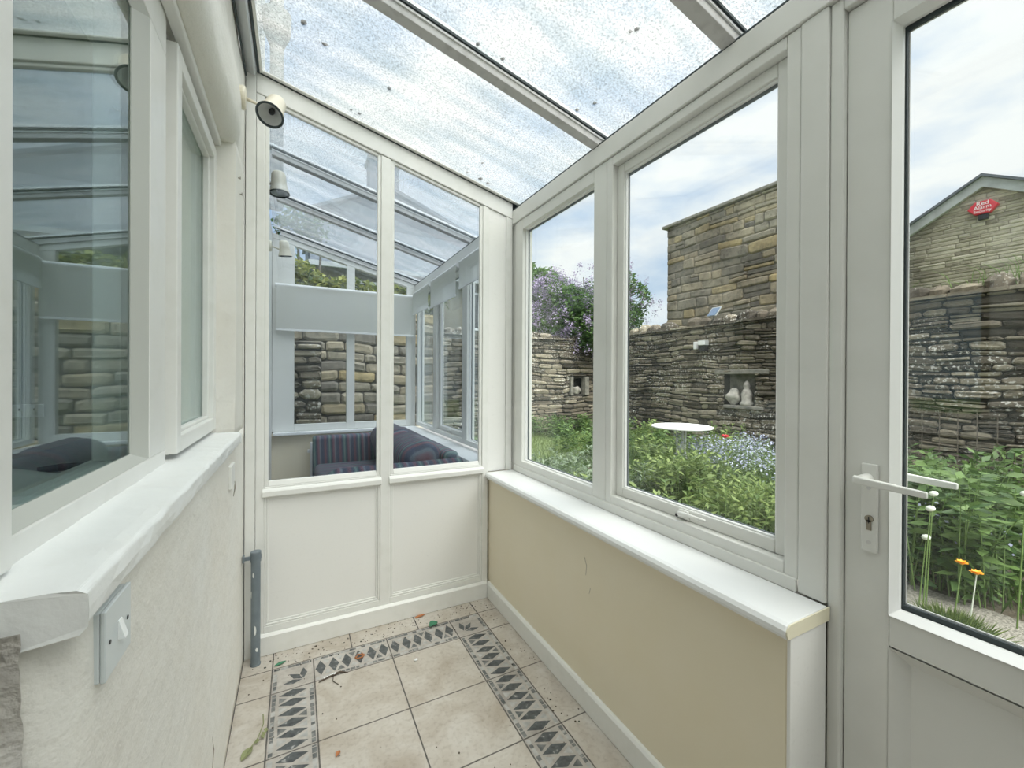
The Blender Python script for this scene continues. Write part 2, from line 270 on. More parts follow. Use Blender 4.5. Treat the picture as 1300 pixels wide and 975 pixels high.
# ------------------------------------------------------------------ mesh helpers
class MB:
    def __init__(s): s.v = []; s.f = []; s.mi = []; s.mats = []; s.t = []; s.uv = {}
    def m(s, name):
        if name not in s.mats: s.mats.append(name)
        return s.mats.index(name)
    def face(s, idx, mt, tint=0.5): s.f.append(tuple(idx)); s.mi.append(s.m(mt)); s.t.append(tint)
    def poly(s, pts, mt, tint=0.5):
        k = len(s.v); s.v += [tuple(p) for p in pts]; s.face(range(k, k+len(pts)), mt, tint)
    def hexa(s, p, mt, tint=0.5):
        """8 points: 4 bottom ccw, 4 top ccw"""
        k = len(s.v); s.v += [tuple(q) for q in p]
        for a in ((3, 2, 1, 0), (4, 5, 6, 7), (0, 1, 5, 4), (1, 2, 6, 5), (2, 3, 7, 6), (3, 0, 4, 7)): s.face([k+i for i in a], mt, tint)
        return s
    def box(s, x0, x1, y0, y1, z0, z1, mt, tint=0.5):
        return s.hexa([(x0, y0, z0), (x1, y0, z0), (x1, y1, z0), (x0, y1, z0), (x0, y0, z1), (x1, y0, z1), (x1, y1, z1), (x0, y1, z1)], mt, tint)
    def prism(s, poly, a, b, axis, mt):
        """extrude a 2d polygon along axis ('x': pts are (y,z); 'y': (x,z); 'z': (x,y))"""
        def P(q, t): return {'x': (t, q[0], q[1]), 'y': (q[0], t, q[1]), 'z': (q[0], q[1], t)}[axis]
        k = len(s.v); n = len(poly); s.v += [P(q, a) for q in poly]+[P(q, b) for q in poly]
        s.face(range(k+n-1, k-1, -1), mt); s.face(range(k+n, k+2*n), mt)
        for i in range(n): j = (i+1) % n; s.face([k+i, k+j, k+n+j, k+n+i], mt)
        return s
    def tube(s, pts, r, mt, n=10, caps=True, tint=0.5):
        pts = [Vector(p) for p in pts]; R = r if isinstance(r, (list, tuple)) else [r]*len(pts)
        k = len(s.v); up = None
        for i, p in enumerate(pts):
            d = (pts[min(i+1, len(pts)-1)]-pts[max(i-1, 0)])
            d = d.normalized() if d.length > 1e-9 else Vector((0, 0, 1))
            if up is None: up = Vector((0, 0, 1)) if abs(d.z) < 0.9 else Vector((1, 0, 0))
            a = d.cross(up).normalized(); b = a.cross(d).normalized(); up = b
            for j in range(n):
                t = 2*math.pi*j/n; s.v.append(tuple(p+R[i]*(math.cos(t)*a+math.sin(t)*b)))
        for i in range(len(pts)-1):
            for j in range(n):
                j2 = (j+1) % n; s.face([k+i*n+j, k+i*n+j2, k+(i+1)*n+j2, k+(i+1)*n+j], mt, tint)
        if caps:
            s.face([k+j for j in range(n-1, -1, -1)], mt, tint); s.face([k+(len(pts)-1)*n+j for j in range(n)], mt, tint)
        return s
    def lathe(s, prof, origin, axis, mt, n=28):
        """prof = [(distance along axis, radius)...]"""
        o = Vector(origin); d = Vector(axis).normalized()
        return s.tube_profile([(o+d*t, r) for t, r in prof], d, mt, n)
    def tube_profile(s, pr, d, mt, n):
        up = Vector((0, 0, 1)) if abs(d.z) < 0.9 else Vector((1, 0, 0))
        a = d.cross(up).normalized(); b = a.cross(d).normalized(); k = len(s.v)
        for p, r in pr:
            for j in range(n):
                t = 2*math.pi*j/n; s.v.append(tuple(p+r*(math.cos(t)*a+math.sin(t)*b)))
        for i in range(len(pr)-1):
            for j in range(n):
                j2 = (j+1) % n; s.face([k+i*n+j, k+i*n+j2, k+(i+1)*n+j2, k+(i+1)*n+j], mt)
        return s
    def build(s, name, parent=None, bevel=0, seg=2, smooth=False, loc=None, tints=False):
        me = bpy.data.meshes.new(name)
        o0 = Vector(loc) if loc is not None else (Vector(parent.location) if parent is not None and parent.parent is None else (wloc(parent) if parent is not None else Vector((0, 0, 0))))
        me.from_pydata([tuple(Vector(v)-o0) for v in s.v], [], s.f)
        for nm in s.mats: me.materials.append(M[nm])
        me.polygons.foreach_set('material_index', s.mi)
        if tints:
            a = me.attributes.new('tint', 'FLOAT', 'FACE'); a.data.foreach_set('value', s.t)
        if smooth: me.polygons.foreach_set('use_smooth', [True]*len(s.f))
        me.update()
        ob = bpy.data.objects.new(name, me); COL.objects.link(ob)
        if parent is None: ob.location = o0
        else:
            ob.parent = parent
        if bevel:
            bm_ = ob.modifiers.new('bevel', 'BEVEL'); bm_.width = bevel; bm_.segments = seg; bm_.limit_method = 'ANGLE'; bm_.angle_limit = math.radians(40)
            bm_.harden_normals = False
        return ob
def wloc(o):
    p = Vector(o.location)
    while o.parent is not None: o = o.parent; p += Vector(o.location)
    return p
def tag(o, label=None, cat=None, group=None, kind=None):
    if label: o['label'] = label
    if cat: o['category'] = cat
    if group: o['group'] = group
    if kind: o['kind'] = kind
    return o
def thing(name, label, cat, loc=(0, 0, 0), group=None, kind=None):
    o = bpy.data.objects.new(name, None); COL.objects.link(o); o.location = loc; o.empty_display_size = 0.05
    return tag(o, label, cat, group, kind)
def struct(name, label=None, cat=None, loc=(0, 0, 0)): return thing(name, label, cat, loc, None, 'structure')
def frame_yz(mb, x0, x1, y0, y1, z0, z1, wy, wz, mt, wz1=None):
    """a rectangular frame in a y-z plane; mitred look from four bars"""
    wz1 = wz if wz1 is None else wz1
    mb.box(x0, x1, y0, y0+wy, z0, z1, mt); mb.box(x0, x1, y1-wy, y1, z0, z1, mt)
    mb.box(x0, x1, y0+wy, y1-wy, z0, z0+wz, mt); mb.box(x0, x1, y0+wy, y1-wy, z1-wz1, z1, mt)
    return mb
def box_obj(name, parent, b, mt, bevel=0.002, **k):
    return MB().box(*b, mt).build(name, parent, bevel=bevel, **k)
YP, YF, YB = 2.30, 4.70, -1.60          # partition, far gable of the next room, wall behind the camera
def zg(x): return 2.41+0.262*(1.2-x)    # underside of the sloping roof glass

# ================================================================== FLOOR
XA, XB, XC, XD, XE, XF = -0.092, 0.075, 0.408, 0.741, 0.908, 1.04
S = 0.333
ylines = [1.66+S-S*i for i in range(0, 12)]      # 1.993, 1.66, 1.327 ...
def fx(x): return x
fl = MB(); fl.box(-0.9, 1.32, YB, 2.36, -0.12, -0.0012, 'grout')
fl.box(-0.215, 1.32, 2.36, YF, -0.12, -0.001, 'carpet')
G = 0.0028
def tile(x0, x1, y0, y1, mt='tile'):
    fl.box(x0+G, x1-G, y0+G, y1-G, -0.02, 0.0, mt)
def wid(a): return a
# centre field, band and strips
tile(XE, XF, 2.160, 2.315); tile(XE, XF, 1.993, 2.160)
tops = [-0.215, -0.092, 0.246, 0.575, XE]
for a, b in zip(tops[:-1], tops[1:]): tile(a, b, 2.160, 2.315)
for i in range(len(ylines)-1):
    y1, y0 = ylines[i], max(ylines[i+1], YB)
    if y1 <= YB: break
    tile(XB, XC, y0, y1); tile(XC, XD, y0, y1); tile(XE, XF, y0, y1)
    tile(-0.215, XA, y0, y1); tile(XA, XB, y0, y1, 'band'); tile(XD, XE, y0, y1, 'band')
    if y0 < 0.6:
        tile(-0.53, -0.215, y0, y1); tile(-0.86, -0.53, y0, y1); tile(XF, 1.19, y0, y1)
tile(-0.215, XA, 1.993, 2.160)
tile(XB, XC, 1.993, 2.160, 'band'); tile(XC, XD, 1.993, 2.160, 'band'); tile(XA, XB, 1.993, 2.160, 'band'); tile(XD, XE, 1.993, 2.160, 'band')
Z1 = 0.0004
def quadz(pts, mt): fl.poly([(x, y, Z1) for x, y in pts], mt)
def strip(a0, a1, c, wdt, along):
    """small tesserae from a0 to a1 centred on c"""
    a = a0+0.006
    while a < a1-0.012:
        l = random.uniform(0.014, 0.034); b = min(a+l, a1-0.006)
        mt = random.choice(['tessera', 'tessera', 'tessera2'])
        h = wdt/2*random.uniform(0.8, 1.0)
        p = [(a, c-h), (b-0.003, c-h), (b-0.003, c+h), (a, c+h)]
        quadz(p if along == 'x' else [(y, x) for x, y in p][::-1], mt); a = b
def band(x0, x1, y0, y1, along):
    """one mosaic tile; diamonds lie across the band"""
    if along == 'y':
        c = (x0+x1)/2; a0, a1 = y0, y1; lo, hi = x0, x1
    else:
        c = (y0+y1)/2; a0, a1 = x0, x1; lo, hi = y0, y1
    n = 6; p = (a1-a0)/n; hw = (hi-lo)*0.315
    for i in range(n):
        m_ = a0+p*(i+0.5)
        d = [(c-hw, m_), (c, m_-p*0.40), (c+hw, m_), (c, m_+p*0.40)]
        if along == 'x': d = [(b, a) for a, b in d][::-1]
        quadz(d, 'diamond')
        # pale triangles between diamonds
        if i < n-1:
            mm = a0+p*(i+1)
            for s_ in (-1, 1):
                t = [(c+s_*hw*0.95, mm-p*0.30), (c+s_*hw*0.95, mm+p*0.30), (c+s_*hw*0.35, mm)]
                if s_ > 0: t = [t[0], t[1], t[2]]
                if along == 'x': t = [(b, a) for a, b in t]
                quadz(t, 'tessera2' if (i+s_) % 3 else 'tessera')
    strip(a0, a1, lo+0.014, 0.016, 'y' if along == 'y' else 'x'); strip(a0, a1, hi-0.014, 0.016, 'y' if along == 'y' else 'x')
for i in range(len(ylines)-1):
    if ylines[i+1] > YB:
        band(XA, XB, ylines[i+1], ylines[i], 'y'); band(XD, XE, ylines[i+1], ylines[i], 'y')
band(XB, XC, 1.993, 2.160, 'x'); band(XC, XD, 1.993, 2.160, 'x')
for sx, x0, x1 in ((1, XA, XB), (-1, XD, XE)):      # corner tiles: fan of three diamonds pointing at the inner corner
    cx = x1-0.042 if sx > 0 else x0+0.042; cy = 1.993+0.042
    for ang in (90, 135, 180):
        a = math.radians(ang if sx > 0 else 180-ang)
        d = Vector((math.cos(a), math.sin(a))); nn = Vector((-d.y, d.x))*0.02
        c0 = Vector((cx, cy)); c0 = c0+d*0.006; nn = nn*0.75; q = [c0, c0+d*0.036-nn, c0+d*0.075, c0+d*0.036+nn]
        quadz([(p.x, p.y) for p in q], 'diamond')
    strip(x0, x1, 2.146, 0.016, 'x')
    strip(1.993, 2.13, x0+0.014 if sx > 0 else x1-0.014, 0.016, 'y')
tag(fl.build('floor'), 'cream stone-effect tiled floor with a dark diamond mosaic border', 'floor', kind='structure')

# ================================================================== LEFT HOUSE WALL (x = -0.215)
WX = -0.215; WXB = -0.52
ws = struct('wall_left', 'lumpy cream painted house wall with a window and thick white sill', 'wall')
def lumpy(mb, x, y0, y1, z0, z1, ny, nz_, amp, back, seed=0, prof=None):
    """lumpy sheet facing +x with a solid back"""
    rr = np.random.default_rng(seed); k = len(mb.v)
    ph = rr.uniform(0, 6.28, 6)
    for i in range(ny+1):
        for j in range(nz_+1):
            y = y0+(y1-y0)*i/ny; z = z0+(z1-z0)*j/nz_
            d = amp*(math.sin(3.1*y+ph[0]+1.3*math.sin(2*z+ph[1]))+0.6*math.sin(6.3*z+ph[2]+2*math.sin(2.7*y+ph[3]))+0.35*math.sin(11*y+5*z+ph[4]))
            e = 1.0
            mb.v.append((x+d*e+(prof(y, z) if prof else 0), y, z))
    for i in range(ny):
        for j in range(nz_):
            a = k+i*(nz_+1)+j; mb.face([a, a+nz_+1, a+nz_+2, a+1], 'plaster')
    ring = [k+i*(nz_+1) for i in range(ny+1)]+[k+ny*(nz_+1)+j for j in range(1, nz_+1)]+[k+i*(nz_+1)+nz_ for i in range(ny-1, -1, -1)]+[k+j for j in range(nz_-1, 0, -1)]
    kb = len(mb.v)
    for q in ring: mb.v.append((back, mb.v[q][1], mb.v[q][2]))
    n = len(ring)
    for i in range(n): mb.face([ring[i], kb+i, kb+(i+1) % n, ring[(i+1) % n]], 'plaster')
    mb.face([kb+i for i in range(n)], 'plaster')
WL0, WL1, WZ0, WZ1 = 0.60, 2.02, 1.10, 2.268
def rnd_corner(y, z):   # near end of the wall is rounded off
    t = max(0.0, 1-(y-0.60)/0.05); return -0.045*t*t
mb = MB(); lumpy(mb, WX, 0.60, 2.29, 0.0, 1.085, 60, 26, 0.0022, WXB, 1, rnd_corner); mb.build('render_below_sill', ws, smooth=True)
mb = MB(); lumpy(mb, WX-0.010, WL1, 2.287, 1.085, WZ1+0.01, 8, 40, 0.003, WXB, 2); mb.build('render_beside_window', ws, smooth=True)
def lint(y, z): # bulging render over the window head
    t = min(1, max(0, (z-WZ1)/0.05)); k_ = min(1, max(0, (2.10-y)/0.10)); return (-0.026*(1-t)**2+0.012*math.sin((z-WZ1)*13))*k_-0.010*(1-k_)
mb = MB(); lumpy(mb, WX, -1.6, 2.287, WZ1, 2.745, 60, 22, 0.006, WXB, 3, lint); mb.build('render_above_window', ws, smooth=True)
# return wall facing the camera side, bare rough end
mb = MB(); k0 = 0
def sheet_y(mb, y, x0, x1, z0, z1, nx, nz_, amp, mt, seed):
    rr = np.random.default_rng(seed); k = len(mb.v)
    g = rr.normal(0, 1, (nx+1, nz_+1))
    for i in range(nx+1):
        for j in range(nz_+1):
            e = 0 if j in (0, nz_) else 1
            mb.v.append((x0+(x1-x0)*i/nx, y-amp*0.5-amp*e*g[i, j]*0.35-amp*math.sin(i*0.9+j*0.5)*0.4, z0+(z1-z0)*j/nz_))
    for i in range(nx):
        for j in range(nz_):
            a = k+i*(nz_+1)+j; mb.face([a, a+nz_+1, a+nz_+2, a+1], mt)
sheet_y(mb, 0.596, -0.95, -0.243, 0.0, 1.07, 56, 80, 0.006, 'rough', 4)
mb.box(-0.95, -0.25, 0.612, 0.68, 0.0, 1.05, 'rough')
mb.build('bare_stone_end', ws, smooth=True)
box_obj('return_wall', ws, (-3.0, -0.34, 0.604, 0.70, 1.06, 2.6), 'plaster', 0)
box_obj('return_wall', ws, (-3.0, -0.951, 0.604, 0.70, 0.0, 1.06), 'plaster', 0)
# thick painted sill
sb = MB(); n = 30; k = 0
sill = MB(); rr = np.random.default_rng(11)
prof = [(-0.335, 1.104), (-0.31, 1.102), (-0.27, 1.100), (-0.225, 1.100), (-0.205, 1.099), (-0.198, 1.094), (-0.197, 1.078), (-0.198, 1.062), (-0.203, 1.056), (-0.27, 1.048), (-0.335, 1.028)]
ny = 40
for i in range(ny+1):
    y = 0.598+(1.985-0.598)*i/ny
    for (px, pz) in prof:
        j = 0.0022 if 0 < i < ny else 0
        sill.v.append((px+rr.normal(0, 1)*j*0.5, y+(rr.normal(0, 1)*0.0006 if i == 0 else 0), pz+rr.normal(0, 1)*j*0.35))
P = len(prof)
for i in range(ny):
    for j in range(P):
        a = i*P+j; b = i*P+(j+1) % P; sill.face([a, b, b+P, a+P][::-1], 'gloss_sill')
sill.face([j for j in range(P)][::-1], 'gloss_sill'); sill.face([ny*P+j for j in range(P)], 'gloss_sill')
sill_o = sill.build('window_sill', ws, smooth=False)
md = sill_o.modifiers.new('b', 'BEVEL'); md.width = 0.004; md.segments = 2; md.angle_limit = math.radians(30)
for (pts) in ([(WX+0.002, 1.45, 0.30), (WX+0.003, 1.47, 0.24), (WX+0.002, 1.455, 0.19), (WX+0.003, 1.462, 0.12), (WX+0.002, 1.45, 0.05)],):
    MB().tube(pts, [0.0015, 0.004, 0.003, 0.006, 0.003], 'crack', 5).build('crack', ws)
# alloy wall bar where the roof meets the house
wb = struct('trim_1', 'grey metal roof bar fixed along the top of the house wall', 'trim')
MB().prism([(-0.213, 2.735), (-0.175, 2.725), (-0.168, 2.74), (-0.168, 2.80), (-0.213, 2.81)], YB, YP-0.02, 'y', 'alu').build('wall_bar', wb, bevel=0.003)
MB().prism([(-0.166, 2.742), (-0.158, 2.742), (-0.158, 2.80), (-0.166, 2.80)], YB, YP-0.02, 'y', 'gasket').build('gasket', wb)
MB().prism([(-0.157, 2.745), (-0.145, 2.75), (-0.145, 2.79), (-0.157, 2.79)], YB, YP-0.02, 'y', 'upvc').build('cover_strip', wb, bevel=0.002)
MB().box(-0.215, -0.209, YB, YP-0.02, 2.715, 2.745, 'gasket').build('gasket', wb)

# ---- kitchen window in the left wall
def window(n, label): return struct('window_%d' % n, label, 'window')
lw_ = window(1, 'fixed kitchen window pane in the left house wall')
FX0, FX1 = -0.40, -0.300
mb = MB()
mb.box(FX0, -0.289, 0.605, 0.689, 1.105, 2.267, 'gloss')                     # near jamb
mb.box(FX0, FX1, 0.672, 1.365, 1.09, 1.136, 'gloss')                         # bottom rail
mb.box(FX0, FX1, 0.672, 1.365, 2.150, 2.267, 'gloss')                        # head
mb.box(FX0, FX1, 1.236, 1.365, 1.136, 2.150, 'gloss')                        # mullion
mb.build('window_frame', lw_, bevel=0.003)
M['putty'] = pbr('grey_putty', (0.56, 0.57, 0.53), 0.55)
mb = MB(); GXk = -0.318
mb.hexa([(GXk, 0.69, 1.1362), (-0.302, 0.69, 1.1362), (-0.302, 1.236, 1.1362), (GXk, 1.236, 1.1362), (GXk, 0.69, 1.158), (GXk+0.002, 0.69, 1.158), (GXk+0.002, 1.236, 1.158), (GXk, 1.236, 1.158)], 'putty')
mb.hexa([(GXk, 1.168, 1.1362), (GXk+0.002, 1.168, 1.1362), (-0.302, 1.2355, 1.1362), (GXk, 1.2355, 1.1362), (GXk, 1.168, 2.1495), (GXk+0.002, 1.168, 2.1495), (-0.302, 1.2355, 2.1495), (GXk, 1.2355, 2.1495)], 'putty')
mb.hexa([(GXk, 0.69, 2.115), (GXk+0.002, 0.69, 2.115), (GXk+0.002, 1.236, 2.115), (GXk, 1.236, 2.115), (GXk, 0.69, 2.1498), (-0.302, 0.69, 2.1498), (-0.302, 1.236, 2.1498), (GXk, 1.236, 2.1498)], 'putty')
mb.build('putty_bead', lw_)
box_obj('glass_pane', lw_, (-0.325, -0.3185, 0.69, 1.236, 1.1362, 2.1498), 'leftglass', 0)
cw = window(2, 'kitchen casement sash beside the mullion in the left wall')
mb = MB(); mb.box(FX0, -0.32, 1.3655, 1.40, 1.10, 2.267, 'gloss'); mb.box(FX0, -0.32, 1.40, 2.02, 2.222, 2.267, 'gloss'); mb.box(FX0, -0.32, 1.985, 2.02, 1.10, 2.222, 'gloss'); mb.box(FX0, -0.32, 1.40, 1.985, 1.10, 1.112, 'gloss')
mb.build('window_frame', cw, bevel=0.002)
mb = MB(); frame_yz(mb, -0.338, -0.284, 1.405, 2.012, 1.116, 2.220, 0.046, 0.046, 'gloss'); mb.build('sash', cw, bevel=0.003)
mb = MB(); frame_yz(mb, -0.3215, -0.300, 1.4505, 1.9665, 1.1615, 2.1745, 0.012, 0.012, 'gloss'); mb.build('glazing_bead', cw, bevel=0.004)
box_obj('glass_pane', cw, (-0.326, -0.3215, 1.4505, 1.9665, 1.1615, 2.1745), 'leftglass', 0)
tr2 = struct('trim_2', 'painted drip moulding running over the kitchen window head', 'trim')
mb = MB(); mb.prism([(-0.299, 2.246), (-0.272, 2.246), (-0.268, 2.256), (-0.272, 2.2675), (-0.299, 2.2675)], 0.673, 2.02, 'y', 'gloss')
mb.build('head_moulding', tr2, bevel=0.003)

# ---- kitchen behind the glass
kt = struct('wall_kitchen', 'dim kitchen walls seen behind the left window', 'wall')
for b_ in ((0.7, 1.4, 0, 2.6), (3.2, 4.1, 0, 2.6), (1.4, 3.2, 0, 1.0), (1.4, 3.2, 2.15, 2.6)): box_obj('plain_wall', kt, (-3.1, -3.0)+b_, 'kitchen_wall', 0)  # opening left in this unseen wall, added to let daylight onto the worktop
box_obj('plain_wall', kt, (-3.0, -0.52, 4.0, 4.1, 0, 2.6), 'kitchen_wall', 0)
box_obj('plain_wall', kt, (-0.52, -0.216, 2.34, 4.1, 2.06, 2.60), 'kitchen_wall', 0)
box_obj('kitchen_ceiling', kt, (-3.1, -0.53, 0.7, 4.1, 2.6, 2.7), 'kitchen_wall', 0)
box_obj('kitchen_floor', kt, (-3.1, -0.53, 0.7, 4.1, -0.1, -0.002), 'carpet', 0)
wt = MB().box(-1.15, -0.525, 0.72, 3.96, 0.90, 0.94, 'worktop').build('worktop', bevel=0.004)
tag(wt, 'grey kitchen worktop seen through the left window', 'worktop')
un = thing('base_unit', 'dark kitchen base unit carrying the worktop behind the window', 'cabinet', (-0.83, 2.3, 0))
box_obj('body', un, (-1.10, -0.53, 0.75, 3.93, 0, 0.899), 'kitchen_wall', 0.002)
box_obj('door', un, (-1.12, -1.101, 0.77, 2.30, 0.1, 0.88), 'worktop', 0.002)
# curled sheet of paper
pp = MB(); nx_ = 10
for i in range(nx_+1):
    for j in range(5):
        a = i/nx_; pp.v.append((-1.02+0.30*j/4, 1.62+0.34*a, 0.9412+0.13*a**2.6*(0.4+0.6*(1-j/4))))
for i in range(nx_):
    for j in range(4): a = i*5+j; pp.face([a, a+5, a+6, a+1], 'paper')
po = pp.build('paper_sheet', smooth=True); so = po.modifiers.new('s', 'SOLIDIFY'); so.thickness = 0.0008
tag(po, 'curled white sheet of paper lying on the kitchen worktop', 'paper')
gd = thing('key_bunch', 'small black key bunch on the kitchen worktop behind the glass', 'keys', (-0.82, 2.33, 0.94))
MB().tube([(-0.90, 2.30, 0.953), (-0.84, 2.32, 0.956), (-0.76, 2.35, 0.953)], [0.012, 0.015, 0.011], 'black', 10).build('key_fob', gd)
MB().tube([(-0.87, 2.37, 0.949), (-0.80, 2.36, 0.951), (-0.72, 2.30, 0.949)], [0.008, 0.009, 0.007], 'black', 8).build('key', gd)
MB().tube([(-0.84+0.02*math.cos(t), 2.34+0.02*math.sin(t), 0.968) for t in [i*math.pi/6 for i in range(13)]], 0.0022, 'steel', 6).build('ring', gd)
sk = thing('kitchen_socket', 'white double wall socket above the worktop behind the window', 'socket', (-1.6, 4.0, 1.08))
MB().box(-1.68, -1.53, 3.985, 3.999, 1.04, 1.127, 'white').build('face_plate', sk, bevel=0.003)
for x in (-1.645, -1.575): MB().box(x-0.004, x+0.004, 3.983, 3.986, 1.085, 1.10, 'black').build('pin_hole', sk)

# ================================================================== RIGHT SIDE
wr = struct('wall_right', 'low cream painted wall under the right windows', 'wall')
box_obj('painted_wall', wr, (XF, 1.20, 0.575, YP+0.03, 0, 0.715), 'yellow', 0.004)
box_obj('outer_leaf', wr, (1.20, 1.32, 0.575, YF, 0, 0.742), 'rough', 0)
box_obj('end_board', wr, (1.037, 1.192, 0.566, 0.5745, 0, 0.714), 'panel', 0.002)
box_obj('next_room_wall', wr, (1.06, 1.20, YP+0.06, YF, 0, 0.74), 'yellow', 0.002)
for pts in ([(XF-0.0006, 1.36, 0.60), (XF-0.0006, 1.345, 0.57), (XF-0.0006, 1.35, 0.53)], [(XF-0.0006, 1.32, 0.49), (XF-0.0006, 1.328, 0.465)]):
    MB().tube(pts, 0.0007, 'crack', 5).build('hairline_crack', wr)
ssr = struct('trim_3', 'white laminate window board with a cream unfinished end', 'window sill')
MB().prism([(1.018, 0.716), (1.195, 0.716), (1.195, 0.752), (1.03, 0.752), (1.019, 0.748), (1.012, 0.738), (1.012, 0.727)], 0.5650, YP-0.001, 'y', 'sill').build('window_board', ssr, bevel=0.003)
MB().prism([(1.020, 0.717), (1.2, 0.717), (1.2, 0.750), (1.03, 0.750), (1.022, 0.746), (1.015, 0.737), (1.015, 0.728)], 0.5615, 0.5648, 'y', 'sill_end').build('cut_end', ssr)
MB().box(1.192, 1.205, 0.640, 2.275, 0.7525, 0.788, 'upvc').build('upstand', ssr, bevel=0.003)
br = struct('baseboard_right', 'white skirting board along the cream wall', 'skirting board')
MB().prism([(XF-0.0005, 0.001), (XF-0.018, 0.001), (XF-0.018, 0.083), (XF-0.012, 0.093), (XF-0.0005, 0.095)], 0.575, YP-0.001, 'y', 'gloss').build('board', br, bevel=0.002)

def win_fixed(root, y0, y1, wy, x=1.2):
    mb = MB(); frame_yz(mb, x, x+0.07, y0, y1, 0.785, 2.275, wy, 0.040, 'upvc', 0.06); mb.build('window_frame', root, bevel=0.004)
    mb = MB(); frame_yz(mb, x+0.022, x+0.040, y0+wy-0.006, y1-wy+0.006, 0.819, 2.221, 0.012, 0.012, 'bead'); mb.build('glazing_bead', root, bevel=0.003)
    mb = MB(); frame_yz(mb, x+0.0402, x+0.045, y0+wy-0.004, y1-wy+0.004, 0.821, 2.219, 0.015, 0.013, 'greygasket', 0.018); mb.build('gasket', root)
    box_obj('glass_pane', root, (x+0.046, x+0.066, y0+wy-0.003, y1-wy+0.003, 0.822, 2.218), 'clear', 0)
def win_casement(root, y0, y1, x=1.2, handle=True):
    mb = MB(); frame_yz(mb, x, x+0.07, y0, y1, 0.785, 2.275, 0.037, 0.037, 'upvc'); mb.build('window_frame', root, bevel=0.004)
    mb = MB(); frame_yz(mb, x+0.028, x+0.064, y0+0.0375, y1-0.0375, 0.8225, 2.2375, 0.040, 0.040, 'upvc'); s_ = mb.build('sash', root, bevel=0.004)
    a, b = y0+0.074, y1-0.074
    mb = MB(); frame_yz(mb, x+0.036, x+0.050, a, b, 0.859, 2.201, 0.009, 0.009, 'bead'); mb.build('glazing_bead', s_, bevel=0.003)
    mb = MB(); frame_yz(mb, x+0.0503, x+0.054, a, b, 0.859, 2.201, 0.013, 0.011, 'greygasket', 0.018); mb.build('gasket', s_)
    box_obj('glass_pane', s_, (x+0.0545, x+0.062, a, b, 0.859, 2.201), 'clear', 0)
    if handle:
        ym = (y0+y1)/2; hz = 0.843
        MB().box(x+0.018, x+0.0278, ym-0.025, ym+0.018, hz-0.016, hz+0.016, 'upvc').build('handle_plate', s_, bevel=0.004)
        MB().tube([(x+0.016, ym+0.010, hz), (x+0.006, ym+0.004, hz+0.004), (x+0.002, ym-0.03, hz+0.010), (x+0.002, ym-0.105, hz+0.012)], [0.009, 0.009, 0.006, 0.0045], 'upvc', 10).build('handle', s_, smooth=True)
        MB().lathe([(0, 0.006), (0.002, 0.006), (0.002, 0)], (x+0.0005, ym+0.008, hz-0.001), (-1, 0, 0), 'black', 12).build('handle_screw', s_)
w3 = window(3, 'narrow fixed white window at the far end of the right side'); win_fixed(w3, 1.4265, 2.275, 0.088)
w4 = window(4, 'wide white casement window with a handle, right side'); win_casement(w4, 0.638, 1.4260)
hd = struct('trim_4', 'white eaves beam above the right windows and door', 'beam')
MB().prism([(1.190, 2.277), (1.270, 2.277), (1.270, 2.36), (1.30, 2.36), (1.30, 2.385), (1.25, 2.397), (1.25, 2.36), (1.190, 2.36)], YB, YF, 'y', 'upvc').build('eaves_beam', hd, bevel=0.003)
MB().prism([(1.192, 2.3605), (1.245, 2.3605), (1.245, 2.368), (1.192, 2.368)], YB, YF, 'y', 'gasket').build('gasket', hd)
ps = struct('trim_5', 'white post between the casement window and the garden door', 'post')
box_obj('post', ps, (1.197, 1.30, 0.5715, 0.6375, 0.7525, 2.2765), 'upvc', 0.004)
box_obj('corner_post', ps, (1.205, 1.30, 2.2755, YP+0.03, 0.7425, 2.2765), 'upvc', 0.003)

# ---- garden door
dr = struct('door_1', 'white half-glazed garden door with a lever handle', 'door')
mb = MB(); mb.box(1.205, 1.27, 0.5425, 0.571, 0.0, 2.2765, 'upvc'); mb.box(1.205, 1.27, -0.365, -0.3305, 0.0, 2.2765, 'upvc'); mb.box(1.205, 1.27, -0.3305, 0.5425, 2.245, 2.2765, 'upvc'); mb.box(1.205, 1.27, -0.3305, 0.5425, 0.0, 0.03, 'upvc')
mb.build('door_frame', dr, bevel=0.004)
DX = 1.222
LY0, LY1 = -0.325, 0.541
GY0, GY1, GZ0, GZ1 = -0.235, 0.452, 0.781, 2.155
mb = MB()
mb.box(DX, 1.275, GY1, LY1, 0.033, 2.243, 'upvc'); mb.box(DX, 1.275, LY0, GY0, 0.033, 2.243, 'upvc')
mb.box(DX, 1.275, GY0, GY1, 0.708, GZ0, 'upvc'); mb.box(DX, 1.275, GY0, GY1, GZ1, 2.243, 'upvc'); mb.box(DX, 1.275, GY0, GY1, 0.033, 0.12, 'upvc')
leaf_o = mb.build('door_leaf', dr, bevel=0.003)
